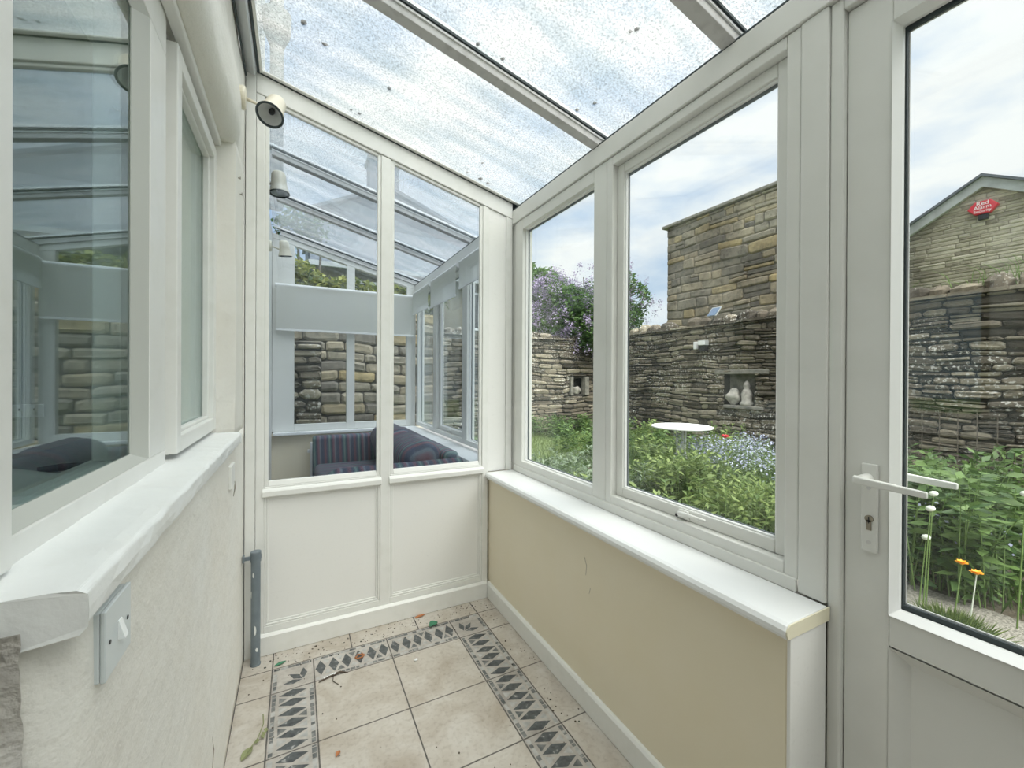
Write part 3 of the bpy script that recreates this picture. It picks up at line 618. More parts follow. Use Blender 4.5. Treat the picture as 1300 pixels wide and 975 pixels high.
# chamfered beads around glass and panel
def chamfer(mb, y0, y1, z0, z1, xo, xi, w_, mt):
    P0 = [(xo, y0, z0), (xo, y1, z0), (xo, y1, z1), (xo, y0, z1)]; P1 = [(xi, y0+w_, z0+w_), (xi, y1-w_, z0+w_), (xi, y1-w_, z1-w_), (xi, y0+w_, z1-w_)]
    P2 = [(xi+0.012, y0+w_, z0+w_), (xi+0.012, y1-w_, z0+w_), (xi+0.012, y1-w_, z1-w_), (xi+0.012, y0+w_, z1-w_)]; P3 = [(xo+0.03, *p[1:]) for p in P0]
    k = len(mb.v); mb.v += P0+P1+P2+P3
    for i in range(4):
        j = (i+1) % 4
        for a, b in ((0, 4), (4, 8), (8, 12)): mb.face([k+a+i, k+a+j, k+b+j, k+b+i], mt)
mb = MB(); chamfer(mb, GY0, GY1, GZ0, GZ1, DX-0.004, DX+0.018, 0.012, 'bead'); mb.build('glazing_bead', dr, bevel=0.002)
mb = MB(); frame_yz(mb, DX+0.031, DX+0.038, GY0+0.001, GY1-0.001, GZ0+0.001, GZ1-0.001, 0.0145, 0.022, 'gasket', 0.020); mb.build('gasket', dr)
mb = MB(); frame_yz(mb, DX+0.0385, DX+0.041, GY0+0.001, GY1-0.001, GZ0+0.001, GZ1-0.001, 0.0165, 0.025, 'bead', 0.022); mb.build('outer_bead', dr)
box_obj('glass_pane', dr, (DX+0.0415, DX+0.050, GY0+0.001, GY1-0.001, GZ0+0.001, GZ1-0.001), 'clear', 0)
mb = MB(); chamfer(mb, GY0, GY1, 0.12, 0.707, DX-0.001, DX+0.022, 0.032, 'upvc'); mb.build('panel_moulding', dr)
box_obj('door_panel', dr, (DX+0.0225, DX+0.045, GY0+0.002, GY1-0.002, 0.121, 0.706), 'upvc', 0)
hy = 0.488
for sgn, xx in ((-1, DX), (1, 1.275)):
    hp = MB().prism([(hy-0.0165, 0.915), (hy+0.0165, 0.915), (hy+0.0165, 1.121), (hy+0.0165, 1.125), (hy-0.0165, 1.125)], min(xx, xx+sgn*0.009)-0.0002*(sgn < 0), max(xx, xx+sgn*0.009)+0.0002*(sgn > 0), 'x', 'upvc').build('handle_plate', dr, bevel=0.003)
    a = xx+sgn*0.009; hz = 1.090
    lv = MB(); lv.tube([(a, hy+0.002, hz), (a+sgn*0.038, hy+0.002, hz)], [0.013, 0.011], 'upvc', 14)
    lv.hexa([(a+sgn*0.034, hy+0.016, hz-0.010), (a+sgn*0.052, hy+0.012, hz-0.008), (a+sgn*0.050, hy-0.118, hz-0.012), (a+sgn*0.040, hy-0.118, hz-0.012),
             (a+sgn*0.034, hy+0.016, hz+0.010), (a+sgn*0.052, hy+0.012, hz+0.009), (a+sgn*0.050, hy-0.118, hz+0.002), (a+sgn*0.040, hy-0.118, hz+0.002)], 'upvc')
    lv.build('handle_lever', dr, bevel=0.003, seg=3)
    if sgn < 0:
        ky = MB(); ky.lathe([(0, 0.0085), (0.003, 0.0085), (0.003, 0)], (a, hy-0.001, 0.995), (-1, 0, 0), 'brass', 20); ky.box(a-0.003, a, hy-0.0055, hy+0.0035, 0.968, 0.992, 'brass'); kb = ky.build('lock_cylinder', dr)
        MB().box(a-0.0036, a-0.003, hy-0.002, hy, 0.984, 1.0, 'black').build('keyhole', kb)
        for z in (0.938, 1.068): MB().lathe([(0, 0.0045), (0.001, 0.0045), (0.001, 0)], (a, hy, z), (-1, 0, 0), 'steel', 12).build('screw', dr)
# wall behind the camera side
wbk = struct('wall_back', 'plain painted wall behind the viewer', 'wall')
box_obj('plain_wall', wbk, (-1.1, 1.32, YB-0.1, YB, 0, 3.0), 'panel', 0)
box_obj('side_wall', wbk, (-1.1, -1.0, YB, 0.60, 0, 2.745), 'plaster', 0)
box_obj('side_pier', wbk, (1.21, 1.30, YB, -0.37, 0, 2.2765), 'panel', 0)
box_obj('side_ceiling', wbk, (-1.0, -0.53, YB, 0.60, 2.60, 2.745), 'panel', 0)

# ================================================================== PARTITION
pt = struct('wall_partition', 'white painted timber partition with two tall panes over plain panels', 'wall')
Y0, Y1 = YP, YP+0.06
def rake_post(mb, x0, x1, z0, drop, mt, ya=Y0, yb=Y1):
    mb.hexa([(x0, ya, z0), (x1, ya, z0), (x1, yb, z0), (x0, yb, z0), (x0, ya, zg(x0)-drop), (x1, ya, zg(x1)-drop), (x1, yb, zg(x1)-drop), (x0, yb, zg(x0)-drop)], mt)
RD = 0.105
mb = MB(); rake_post(mb, -0.213, -0.172, 0, 0.006, 'gloss', Y0-0.012, Y1); mb.build('wall_post', pt, bevel=0.002)
mb = MB(); rake_post(mb, -0.171, -0.136, 0, RD, 'gloss'); mb.build('left_stile', pt, bevel=0.003)
mb = MB(); rake_post(mb, 0.400, 0.452, 0.04, RD+0.002, 'gloss'); mb.build('mullion', pt, bevel=0.003)
mb = MB(); rake_post(mb, 0.992, 1.030, 0.04, RD, 'gloss'); mb.build('right_stile', pt, bevel=0.003)
mb = MB(); rake_post(mb, 1.031, 1.148, 0.7525, RD, 'panel', Y0+0.006, Y1); rake_post(mb, 1.149, 1.189, 0.7525, RD, 'gloss'); mb.build('infill_board', pt, bevel=0.002)
mb = MB()
mb.hexa([(-0.171, Y0-0.004, zg(-0.171)-RD+0.001), (1.189, Y0-0.004, zg(1.189)-RD+0.001), (1.189, Y1, zg(1.189)-RD+0.001), (-0.171, Y1, zg(-0.171)-RD+0.001),
         (-0.171, Y0-0.004, zg(-0.171)-0.012), (1.189, Y0-0.004, zg(1.189)-0.012), (1.189, Y1, zg(1.189)-0.012), (-0.171, Y1, zg(-0.171)-0.012)], 'gloss')
mb.build('raking_rail', pt, bevel=0.003)
mb = MB()
for a, b, mt in ((-0.012, -0.003, 'gasket'),):
    mb.hexa([(-0.17, Y0-0.008, zg(-0.17)+a), (1.24, Y0-0.008, zg(1.24)+a), (1.24, Y1, zg(1.24)+a), (-0.17, Y1, zg(-0.17)+a), (-0.17, Y0-0.008, zg(-0.17)+b), (1.24, Y0-0.008, zg(1.24)+b), (1.24, Y1, zg(1.24)+b), (-0.17, Y1, zg(-0.17)+b)], mt)
mb.build('gasket', pt)
mb = MB()
mb.hexa([(-0.15, Y0-0.030, zg(-0.15)-0.010), (1.24, Y0-0.030, zg(1.24)-0.010), (1.24, Y0-0.009, zg(1.24)-0.010), (-0.15, Y0-0.009, zg(-0.15)-0.010), (-0.15, Y0-0.030, zg(-0.15)-0.002), (1.24, Y0-0.030, zg(1.24)-0.002), (1.24, Y0-0.009, zg(1.24)-0.002), (-0.15, Y0-0.009, zg(-0.15)-0.002)], 'upvc')
mb.build('glazing_strip', pt, bevel=0.002)
for x0, x1 in ((-0.136, 0.400), (0.452, 0.992)):
    mb = MB(); mb.box(x0, x1, Y0, Y1, 0.750, 0.797, 'gloss'); mb.build('mid_rail', pt, bevel=0.003)
    mb = MB(); mb.prism([(Y0-0.014, 0.752), (Y0-0.0005, 0.744), (Y0-0.0005, 0.790), (Y0-0.009, 0.783), (Y0-0.014, 0.775)], x0-0.006, x1+0.006, 'x', 'gloss'); mb.build('rail_moulding', pt, bevel=0.002)
    # bead round the pane
    mb = MB(); bw = 0.018
    mb.box(x0, x0+bw, Y0+0.006, Y0+0.026, 0.797, zg(x0)-RD-0.004, 'gloss'); mb.box(x1-bw, x1, Y0+0.006, Y0+0.026, 0.797, zg(x1)-RD+0.0, 'gloss')
    mb.prism([(Y0+0.002, 0.7972), (Y0+0.026, 0.7972), (Y0+0.026, 0.822), (Y0+0.012, 0.822)], x0+bw, x1-bw, 'x', 'gloss')
    za, zb = zg(x0+bw)-RD, zg(x1-bw)-RD
    mb.hexa([(x0+bw, Y0+0.006, za-0.016), (x1-bw, Y0+0.006, zb-0.016), (x1-bw, Y0+0.026, zb-0.016), (x0+bw, Y0+0.026, za-0.016), (x0+bw, Y0+0.006, za), (x1-bw, Y0+0.006, zb), (x1-bw, Y0+0.026, zb), (x0+bw, Y0+0.026, za)], 'gloss')
    mb.build('glazing_bead', pt, bevel=0.003)
    mb = MB(); a, b = x0+0.001, x1-0.001
    mb.hexa([(a, Y0+0.027, 0.799), (b, Y0+0.027, 0.799), (b, Y0+0.031, 0.799), (a, Y0+0.031, 0.799), (a, Y0+0.027, zg(a)-RD-0.001), (b, Y0+0.027, zg(b)-RD-0.001), (b, Y0+0.031, zg(b)-RD-0.001), (a, Y0+0.031, zg(a)-RD-0.001)], 'blueglass')
    mb.build('glass_pane', pt)
    # lower panel and its moulding
    MB().box(x0+0.001, x1-0.001, Y0+0.014, Y0+0.026, 0.10, 0.749, 'panel').build('lower_panel', pt)
    mb = MB()
    for i, (o_, d_) in enumerate(((0.0, 0.004), (0.010, 0.009))):
        for bx in ((x0+o_, x0+o_+0.010, 0.128+o_, 0.749-o_), (x1-o_-0.010, x1-o_, 0.128+o_, 0.749-o_), (x0+o_+0.010, x1-o_-0.010, 0.128+o_, 0.138+o_), (x0+o_+0.010, x1-o_-0.010, 0.739-o_, 0.749-o_)):
            mb.box(bx[0], bx[1], Y0+d_, Y0+0.0138, bx[2], bx[3], 'gloss')
    mb.build('panel_moulding', pt, bevel=0.0025)
    MB().box(x0+0.0005, x1-0.0005, Y0+0.002, Y1, 0.0, 0.1275, 'gloss').build('bottom_rail', pt, bevel=0.002)
bf = struct('baseboard_front', 'white skirting board at the foot of the partition', 'skirting board')
MB().prism([(YP-0.0008, 0.001), (YP-0.018, 0.001), (YP-0.018, 0.088), (YP-0.010, 0.098), (YP-0.0008, 0.099)], -0.19, XF-0.019, 'x', 'gloss').build('board', bf, bevel=0.002)

# ================================================================== ROOF
rf = struct('ceiling', 'sloping glass roof with white glazing bars', 'glass roof')
ybars = [-1.35, -0.62, 0.10, 0.845, 1.495, YP+0.03, 3.03, 3.78, YF]
for i in range(len(ybars)-1):
    a, b = ybars[i]+0.006, ybars[i+1]-0.006
    mb = MB(); x0, x1 = -0.20, 1.34
    mb.hexa([(x0, a, zg(x0)), (x1, a, zg(x1)), (x1, b, zg(x1)), (x0, b, zg(x0)), (x0, a, zg(x0)+0.006), (x1, a, zg(x1)+0.006), (x1, b, zg(x1)+0.006), (x0, b, zg(x0)+0.006)], 'roofglass')
    mb.build('glass_panel', rf)
for yb in ybars:
    if abs(yb-YP-0.03) < 0.01: continue
    def bar(xa, xb, ya, yb_, d0, d1, mt):
        m_ = MB(); m_.hexa([(xa, ya, zg(xa)+d0), (xb, ya, zg(xb)+d0), (xb, yb_, zg(xb)+d0), (xa, yb_, zg(xa)+d0), (xa, ya, zg(xa)+d1), (xb, ya, zg(xb)+d1), (xb, yb_, zg(xb)+d1), (xa, yb_, zg(xa)+d1)], mt); return m_
    g = bar(-0.142, 1.235, yb-0.024, yb+0.024, -0.048, -0.010, 'bar').build('glazing_bar', rf, bevel=0.002)
    bar(-0.142, 1.235, yb-0.030, yb-0.0245, -0.020, -0.012, 'bead').build('bar_flange', g)
    bar(-0.142, 1.235, yb-0.036, yb+0.036, -0.0095, -0.001, 'gasket').build('gasket', g)
    bar(-0.19, 1.33, yb-0.03, yb+0.03, 0.0065, 0.02, 'bead').build('bar_cap', g)
# moss and dirt along the glazing gaskets
M['moss'] = pbr('dark_moss', (0.05, 0.055, 0.045), 1.0)
def blob(mb, p, s_, mt, n=5, seed=0):
    rr = random.Random(seed); k = len(mb.v)
    rings = [(-0.5, 0.55), (0.0, 1.0), (0.5, 0.55)]
    for (h, r) in rings:
        for j in range(7):
            t = 2*math.pi*j/7; q = rr.uniform(0.75, 1.2)
            mb.v.append((p[0]+s_[0]*r*q*math.cos(t), p[1]+s_[1]*r*q*math.sin(t), p[2]+s_[2]*h))
    for i in range(2):
        for j in range(7): j2 = (j+1) % 7; mb.face([k+i*7+j, k+i*7+j2, k+(i+1)*7+j2, k+(i+1)*7+j], mt)
    mb.face([k+j for j in range(6, -1, -1)], mt); mb.face([k+14+j for j in range(7)], mt)
ms = MB()
for i, (x, y) in enumerate([(0.24, 2.24), (0.28, 2.235), (0.87, 2.25), (0.95, 2.245), (1.0, 2.25), (0.90, 2.1), (0.10, 1.9), (0.02, 1.85), (0.37, 1.94), (0.60, 1.45), (1.05, 1.44), (1.08, 1.36), (1.1, 0.80), (0.98, 1.05), (0.99, 1.03), (0.55, 0.75), (0.35, 1.44), (0.7, 1.44)]):
    s_ = random.uniform(0.006, 0.014); blob(ms, (x, y, zg(x)+0.0095), (s_, s_*random.uniform(0.6, 1.3), 0.006), 'moss', seed=i)
tag(ms.build('moss_clumps', rf), kind='stuff')

# ================================================================== SMALL FITTINGS IN THE ROOM
def spotlight(loc, aim, label, s=1.0):
    """loc = wall point, aim = direction the lamp opens to"""
    x, y, z = loc; r = thing('spotlight', label, 'wall light', (x, y, z), 'cream wall spotlights')
    MB().lathe([(0, 0.0), (0, 0.044), (0.012, 0.046), (0.020, 0.042), (0.024, 0.0)], (x, y, z), (1, 0, 0), 'cream_metal', 28).build('wall_mount', r, smooth=False, bevel=0)
    joint = Vector((x+0.083, y-0.006, z-0.022))
    MB().tube([(x+0.02, y, z), (x+0.055, y-0.003, z-0.010), tuple(joint)], [0.007, 0.006, 0.009], 'cream_metal', 12).build('arm', r, smooth=True)
    d = Vector(aim).normalized(); c = joint+Vector((0.034, -0.002, 0.0))
    hd_ = MB(); hd_.lathe([(-0.080, 0.0), (-0.080, 0.020), (-0.074, 0.031), (-0.060, 0.037), (-0.02, 0.039), (0.010, 0.042), (0.035, 0.050), (0.047, 0.053), (0.050, 0.053), (0.050, 0.050), (0.03, 0.046)], c, d, 'cream_metal', 32)
    h = hd_.build('lamp_head', r, smooth=True)
    MB().lathe([(0.0485, 0.0536), (0.0515, 0.0525), (0.0515, 0.0455), (0.045, 0.0445)], c, d, 'gasket', 32).build('rim', h, smooth=True)
    MB().lathe([(0.048, 0.046), (0.03, 0.040), (0.01, 0.026), (0.0, 0.0)], c, d, 'chrome', 28).build('reflector', h, smooth=True)
    MB().lathe([(-0.005, 0.007), (0.018, 0.012), (0.028, 0.010), (0.034, 0.0)], c, d, 'black', 18).build('bulb', h, smooth=True)
    return r
spotlight((-0.209, 2.04, 2.475), (-0.22, -0.56, -0.85), 'cream spotlight on the left wall, nearest the viewer, its dark rim open')
spotlight((-0.209, 2.74, 2.44), (0.05, -0.1, -1), 'cream spotlight seen through the upper left pane, first beyond the partition')
spotlight((-0.209, 4.05, 2.42), (0.1, 0.15, -1), 'small cream spotlight far down the next room above the blind')

sw = thing('light_switch', 'grey-white light switch under the near end of the left sill', 'light switch', (WX, 0.71, 1.0))
MB().box(WX-0.004, WX+0.0071, 0.6675, 0.7525, 0.9575, 1.0425, 'switch').build('back_box', sw, bevel=0.002)
MB().box(WX+0.0072, WX+0.0125, 0.667, 0.753, 0.957, 1.043, 'switch').build('face_plate', sw, bevel=0.0015)
MB().hexa([(WX+0.0126, 0.705, 0.988), (WX+0.0126, 0.717, 0.988), (WX+0.0126, 0.717, 1.012), (WX+0.0126, 0.705, 1.012), (WX+0.020, 0.705, 0.989), (WX+0.020, 0.717, 0.989), (WX+0.0135, 0.717, 1.012), (WX+0.0135, 0.705, 1.012)], 'switchw').build('rocker', sw)
for yy in (0.680, 0.740): MB().lathe([(0, 0.0028), (0.0006, 0.0028), (0.0006, 0)], (WX+0.0126, yy, 1.0), (1, 0, 0), 'black', 10).build('screw', sw)
bp_ = thing('blanking_plate', 'small painted-over wall plate below the far end of the left sill', 'wall plate', (WX, 1.86, 0.95))
MB().box(WX-0.003, WX+0.009, 1.80, 1.885, 0.915, 1.0, 'gloss').build('plate', bp_, bevel=0.003)
MB().tube([(WX+0.010, 1.872, 0.93), (WX+0.0095, 1.88, 0.90), (WX+0.004, 1.886, 0.87)], [0.001, 0.0025, 0.001], 'crack', 6).build('flaked_edge', bp_)
for (yy, zz, lb) in ((2.10, 2.165, 'small rusty screw sticking out of the left wall, upper one'), (2.16, 2.12, 'small wire hook on the left wall below the rusty screw')):
    h_ = thing('wall_hook', lb, 'hook', (WX, yy, zz))
    xw = WX-0.012
    MB().tube([(xw-0.01, yy, zz), (xw+0.012, yy, zz)], 0.0022, 'brass', 8).build('shank', h_)
    MB().tube([(xw+0.013, yy+0.006*math.cos(t), zz+0.006*math.sin(t)) for t in [i*0.6 for i in range(10)]], 0.0012, 'brass', 6).build('hook_ring', h_)

pi_ = thing('waste_pipe', 'grey plastic pipe stub clipped beside the wall at the partition foot', 'pipe', (-0.163, 2.235, 0))
pxx, pyy = -0.163, 2.235
MB().lathe([(0.0, 0.0215), (0.006, 0.0215), (0.006, 0.019), (0.475, 0.019), (0.475, 0.0215), (0.520, 0.0215), (0.522, 0.019), (0.522, 0.0)], (pxx, pyy, 0.0005), (0, 0, 1), 'pipe', 28).build('pipe', pi_, smooth=False)
cp = MB(); cp.lathe([(0, 0.0235), (0.016, 0.0235)], (pxx, pyy, 0.488), (0, 0, 1), 'pipe', 28); cp.box(WX+0.001, pxx-0.018, pyy-0.012, pyy-0.004, 0.488, 0.504, 'pipe'); cp.box(WX+0.001, WX+0.008, pyy-0.02, pyy+0.01, 0.482, 0.51, 'pipe'); cp.build('pipe_clip', pi_)
for (a, z, w_, h_) in ((-1.6, 0.165, 0.006, 0.022), (-1.25, 0.075, 0.005, 0.012), (-2.6, 0.33, 0.005, 0.02), (-2.0, 0.42, 0.004, 0.014)):
    m_ = MB(); pts = []
    for k in range(7):
        t = 2*math.pi*k/7; aa = a+w_*math.cos(t)/0.019*random.uniform(0.6, 1.2); zz = z+h_*math.sin(t)*random.uniform(0.6, 1.2)
        pts.append((pxx+0.0194*math.cos(aa), pyy+0.0194*math.sin(aa), zz))
    m_.poly(pts, 'paintchip'); m_.build('paint_splash', pi_)
# leaves and dirt on the floor
M['dryleaf'] = pbr('dry_leaf', (0.46, 0.19, 0.08), 0.8); M['greenleaf'] = pbr('green_leaf', (0.05, 0.20, 0.11), 0.7); M['palegreen'] = pbr('withered', (0.26, 0.28, 0.14), 0.9)
M['dirt'] = pbr('dirt', (0.10, 0.075, 0.055), 1.0)
def leaf_thing(x, y, ln, wd, ang, mt, label, curl=0.3):
    m_ = MB(); n = 6; a = math.radians(ang)
    for i in range(n+1):
        t = i/n; w_ = wd*math.sin(math.pi*min(0.98, max(0.03, t)))**0.8
        for j in (-1, 0, 1):
            lx = (t-0.5)*ln; ly = j*w_/2; z = 0.002+abs(j)*curl*w_*0.5+curl*0.12*ln*(2*t-1)**2
            m_.v.append((x+lx*math.cos(a)-ly*math.sin(a), y+lx*math.sin(a)+ly*math.cos(a), z))
    for i in range(n):
        for j in range(2): q = i*3+j; m_.face([q, q+3, q+4, q+1], mt)
    o = m_.build('fallen_leaf', loc=(x, y, 0)); so = o.modifiers.new('s', 'SOLIDIFY'); so.thickness = 0.0008
    tag(o, label, 'leaf', 'leaves on the floor')
leaf_thing(0.612, 2.272, 0.062, 0.022, 10, 'dryleaf', 'dry reddish brown leaf lying against the partition skirting')
leaf_thing(0.655, 2.162, 0.055, 0.045, 30, 'greenleaf', 'dark green leaf on the mosaic border near the brown leaf', 0.5)
leaf_thing(-0.062, 2.185, 0.05, 0.02, 20, 'greenleaf', 'small green leaf on the tiles beside the grey pipe', 0.4)
leaf_thing(0.134, 1.571, 0.024, 0.015, 60, 'dryleaf', 'small curled orange-brown leaf on the cream tile at the front', 0.8)
leaf_thing(-0.150, 1.715, 0.055, 0.03, 60, 'palegreen', 'withered pale green leaf on the left tile strip', 0.5)
sp_ = thing('plant_sprig', 'withered sprig of leaves on the left tiles beside the mosaic border', 'plant sprig', (-0.115, 1.77, 0))
MB().tube([(-0.15, 1.72, 0.004), (-0.12, 1.76, 0.012), (-0.105, 1.80, 0.03), (-0.108, 1.83, 0.045)], 0.002, 'palegreen', 6).build('stem', sp_)
for i, (dx, dy, a) in enumerate([(0.0, 0.0, 30), (0.014, 0.012, 80), (0.012, -0.012, 130), (-0.02, -0.02, 0)]):
    m_ = MB(); a = math.radians(a); c_, s_ = math.cos(a)*0.02, math.sin(a)*0.02; x, y = -0.112+dx, 1.768+dy
    m_.poly([(x, y, 0.006), (x+c_*.5-s_*.4, y+s_*.5+c_*.4, 0.016), (x+c_, y+s_, 0.012), (x+c_*.5+s_*.4, y+s_*.5-c_*.4, 0.010)], 'palegreen'); m_.build('leaf', sp_)
tg = MB(); tg.tube([(0.09, 1.975, 0.004), (0.13, 1.99, 0.006), (0.18, 2.0, 0.005), (0.21, 1.985, 0.003)], [0.002, 0.005, 0.004, 0.001], 'dirt', 6); tg.tube([(0.15, 1.99, 0.004), (0.145, 1.955, 0.004), (0.165, 1.925, 0.003)], 0.0016, 'dirt', 5); tg.tube([(0.11, 1.985, 0.006), (0.16, 1.997, 0.008)], 0.004, 'paintchip', 6)
tag(tg.build('dry_twig', loc=(0.15, 1.98, 0)), 'dark dry twig with paint flakes on the mosaic border', 'twig')
pb = MB(); blob(pb, (0.5, 1.926, 0.005), (0.011, 0.008, 0.009), 'white', seed=5); tag(pb.build('paint_flake', loc=(0.5, 1.926, 0)), 'small white paint flake on the floor tile by the mosaic', 'paint flake')
pn = MB()
for i in range(6):
    a = i*1.05; pn.tube([(0.27+0.02*math.cos(a), 2.07+0.012*math.sin(a), 0.003), (0.27+0.02*math.cos(a+1), 2.07+0.018*math.sin(a+1.2), 0.008)], 0.003, 'dryleaf', 5)
tag(pn.build('dry_seed_husk', loc=(0.27, 2.07, 0)), 'crumbled brown husk on the top mosaic border', 'husk')
db = MB()
for i in range(330):
    if i < 220: x = random.uniform(-0.19, 1.02); y = 2.29-abs(random.gauss(0, 0.10))
    elif i < 275: x = 1.02-abs(random.gauss(0, 0.10)); y = random.uniform(1.3, 2.3)
    else: x = random.uniform(-0.19, 1.0); y = random.uniform(1.2, 2.2)
    s_ = random.uniform(0.0010, 0.0036) if random.random() < 0.93 else random.uniform(0.004, 0.006)
    blob(db, (x, y, s_*0.4), (s_, s_*random.uniform(0.6, 1.4), s_*0.8), random.choice(['dirt', 'dirt', 'moss']), seed=i)
tag(db.build('floor_debris', loc=(0.4, 2.0, 0)), 'scattered dark specks of dirt on the tiles', 'dirt', kind='stuff')

# ================================================================== THE NEXT ROOM (beyond the partition)
nl = struct('wall_left', 'left wall of the room beyond the partition', 'wall')
box_obj('plain_wall', nl, (-0.52, -0.216, 2.2875, 3.25, 0, 2.745), 'panel', 0); box_obj('plain_wall', nl, (-0.52, -0.215, 4.15, YF+0.07, 0, 2.745), 'panel', 0)
box_obj('plain_wall', nl, (-0.52, -0.215, 3.25, 4.15, 2.1, 2.745), 'panel', 0)
gb = struct('wall_gable', 'far glazed end wall of the next room', 'wall')
box_obj('dwarf_wall', gb, (-0.215, 1.30, YF, YF+0.2, 0, 0.742), 'yellow', 0)
box_obj('window_board', gb, (-0.20, 1.19, YF-0.09, YF, 0.745, 0.772), 'sill', 0.004)
def gpost(x0, x1, drop=0.09):
    mb = MB(); mb.hexa([(x0, YF, 0.772), (x1, YF, 0.772), (x1, YF+0.06, 0.772), (x0, YF+0.06, 0.772), (x0, YF, zg(x0)-drop), (x1, YF, zg(x1)-drop), (x1, YF+0.06, zg(x1)-drop), (x0, YF+0.06, zg(x0)-drop)], 'upvc'); mb.build('post', gb, bevel=0.003)
gpost(-0.213, -0.02); gpost(0.47, 0.55); gpost(1.10, 1.20)
mb = MB(); x0, x1 = -0.213, 1.235
mb.hexa([(x0, YF-0.004, zg(x0)-0.10), (x1, YF-0.004, zg(x1)-0.10), (x1, YF+0.06, zg(x1)-0.10), (x0, YF+0.06, zg(x0)-0.10), (x0, YF-0.004, zg(x0)-0.05), (x1, YF-0.004, zg(x1)-0.05), (x1, YF+0.06, zg(x1)-0.05), (x0, YF+0.06, zg(x0)-0.05)], 'upvc'); mb.build('raking_rail', gb, bevel=0.003)
for x0, x1 in ((-0.02, 0.47), (0.55, 1.10)):
    box_obj('bottom_rail', gb, (x0, x1, YF, YF+0.06, 0.772, 0.84), 'upvc', 0.003)
    mb = MB(); a, b = x0, x1
    mb.hexa([(a, YF+0.03, 0.84), (b, YF+0.03, 0.84), (b, YF+0.036, 0.84), (a, YF+0.036, 0.84), (a, YF+0.03, zg(a)-0.10), (b, YF+0.03, zg(b)-0.10), (b, YF+0.036, zg(b)-0.10), (a, YF+0.036, zg(a)-0.10)], 'clear'); mb.build('glass_pane', gb)
w5 = window(5, 'far narrow window in the right side of the next room'); win_fixed(w5, 3.95, 4.66, 0.07)
w6 = window(6, 'middle opening window in the right side of the next room'); win_casement(w6, 3.17, 3.949)
w7 = window(7, 'near window in the right side of the next room behind the partition'); win_fixed(w7, 2.375, 3.169, 0.07)
t6 = struct('trim_6', 'white window board under the next room windows', 'window sill'); box_obj('window_board', t6, (1.02, 1.195, YP+0.062, YF-0.1, 0.745, 0.77), 'sill', 0.004)
def blind(label, axis, a0, a1, fixed, z0, z1):
    r = thing('roller_blind', label, 'roller blind', ((a0+a1)/2 if axis == 'x' else fixed, fixed if axis == 'x' else (a0+a1)/2, z1), 'pale roller blinds in the next room')
    P = (lambda a, z, o=0: (a, fixed+o, z)) if axis == 'x' else (lambda a, z, o=0: (fixed+o, a, z))
    MB().tube([P(a0, z1), P(a1, z1)], 0.022, 'white', 16).build('roller', r, smooth=False)
    m_ = MB(); o = 0.022
    m_.hexa([P(a0+.01, z0, -o), P(a1-.01, z0, -o), P(a1-.01, z0, -o+.0012), P(a0+.01, z0, -o+.0012), P(a0+.01, z1, -o), P(a1-.01, z1, -o), P(a1-.01, z1, -o+.0012), P(a0+.01, z1, -o+.0012)], 'blind'); m_.build('blind_fabric', r)
    m_ = MB(); m_.hexa([P(a0+.01, z0-.02, -o-.004), P(a1-.01, z0-.02, -o-.004), P(a1-.01, z0-.02, -o+.006), P(a0+.01, z0-.02, -o+.006), P(a0+.01, z0-.001, -o-.004), P(a1-.01, z0-.001, -o-.004), P(a1-.01, z0-.001, -o+.006), P(a0+.01, z0-.001, -o+.006)], 'white'); m_.build('bottom_bar', r, bevel=0.002)
blind('wide pale roller blind half drawn across the far end windows', 'x', -0.185, 1.17, YF-0.04, 1.79, 2.215)
blind('short roller blind at the far right window of the next room', 'y', 4.0, 4.62, 1.165, 2.02, 2.235)
blind('short roller blind over the middle right window of the next room', 'y', 3.2, 3.93, 1.165, 2.0, 2.235)
blind('short roller blind over the near right window behind the partition', 'y', 2.45, 3.14, 1.165, 2.04, 2.235)
rd = thing('radiator', 'white radiator end standing behind the sofa under the far window', 'radiator', (0.45, YF-0.08, 0.3))
mb = MB(); mb.box(0.125, 1.0, YF-0.10, YF-0.035, 0.12, 0.66, 'white')
for i in range(17): mb.box(0.15+i*0.05, 0.175+i*0.05, YF-0.106, YF-0.1001, 0.15, 0.63, 'white')
mb.build('radiator_panel', rd, bevel=0.004)
MB().tube([(0.10, YF-0.07, 0.0), (0.10, YF-0.07, 0.12), (0.125, YF-0.07, 0.15)], 0.008, 'white', 8).build('radiator_pipe', rd, smooth=True)
MB().lathe([(0, 0.012), (0.03, 0.014), (0.035, 0)], (0.112, YF-0.07, 0.56), (0, 0, 1), 'white', 12).build('bleed_cap', rd)
# sofa
sf = thing('sofa', 'dark striped two-seat sofa along the right wall beyond the partition', 'sofa', (0.65, 3.8, 0))
def cushion(name, parent, x0, x1, y0, y1, z0, z1, r, uvaxis, bulge=0.0, rot=None, top=None):
    """soft box with rounded edges; stripes run along the other axes"""
    m_ = MB(); m_.box(x0, x1, y0, y1, z0, z1, 'stripes'); o = m_.build(name, parent)
    import bmesh
    b_ = bmesh.new(); b_.from_mesh(o.data)
    if rot:
        c = Vector(((x0+x1)/2, (y0+y1)/2, (z0+z1)/2))-wloc(parent)
        bmesh.ops.rotate(b_, verts=b_.verts, cent=c, matrix=Matrix.Rotation(rot[1], 3, rot[0]))
    bmesh.ops.bevel(b_, geom=b_.edges[:], offset=r, segments=5, profile=0.5, affect='EDGES')
    uvl = b_.loops.layers.uv.new('UVMap')
    w_ = wloc(parent)
    for f in b_.faces:
        f.smooth = True
        for l in f.loops:
            p = l.vert.co+w_; l[uvl].uv = ((p.x if uvaxis == 'x' else p.y if uvaxis == 'y' else p.z)+0.05*math.sin(3*p.z), p.z)
    b_.to_mesh(o.data); b_.free(); return o
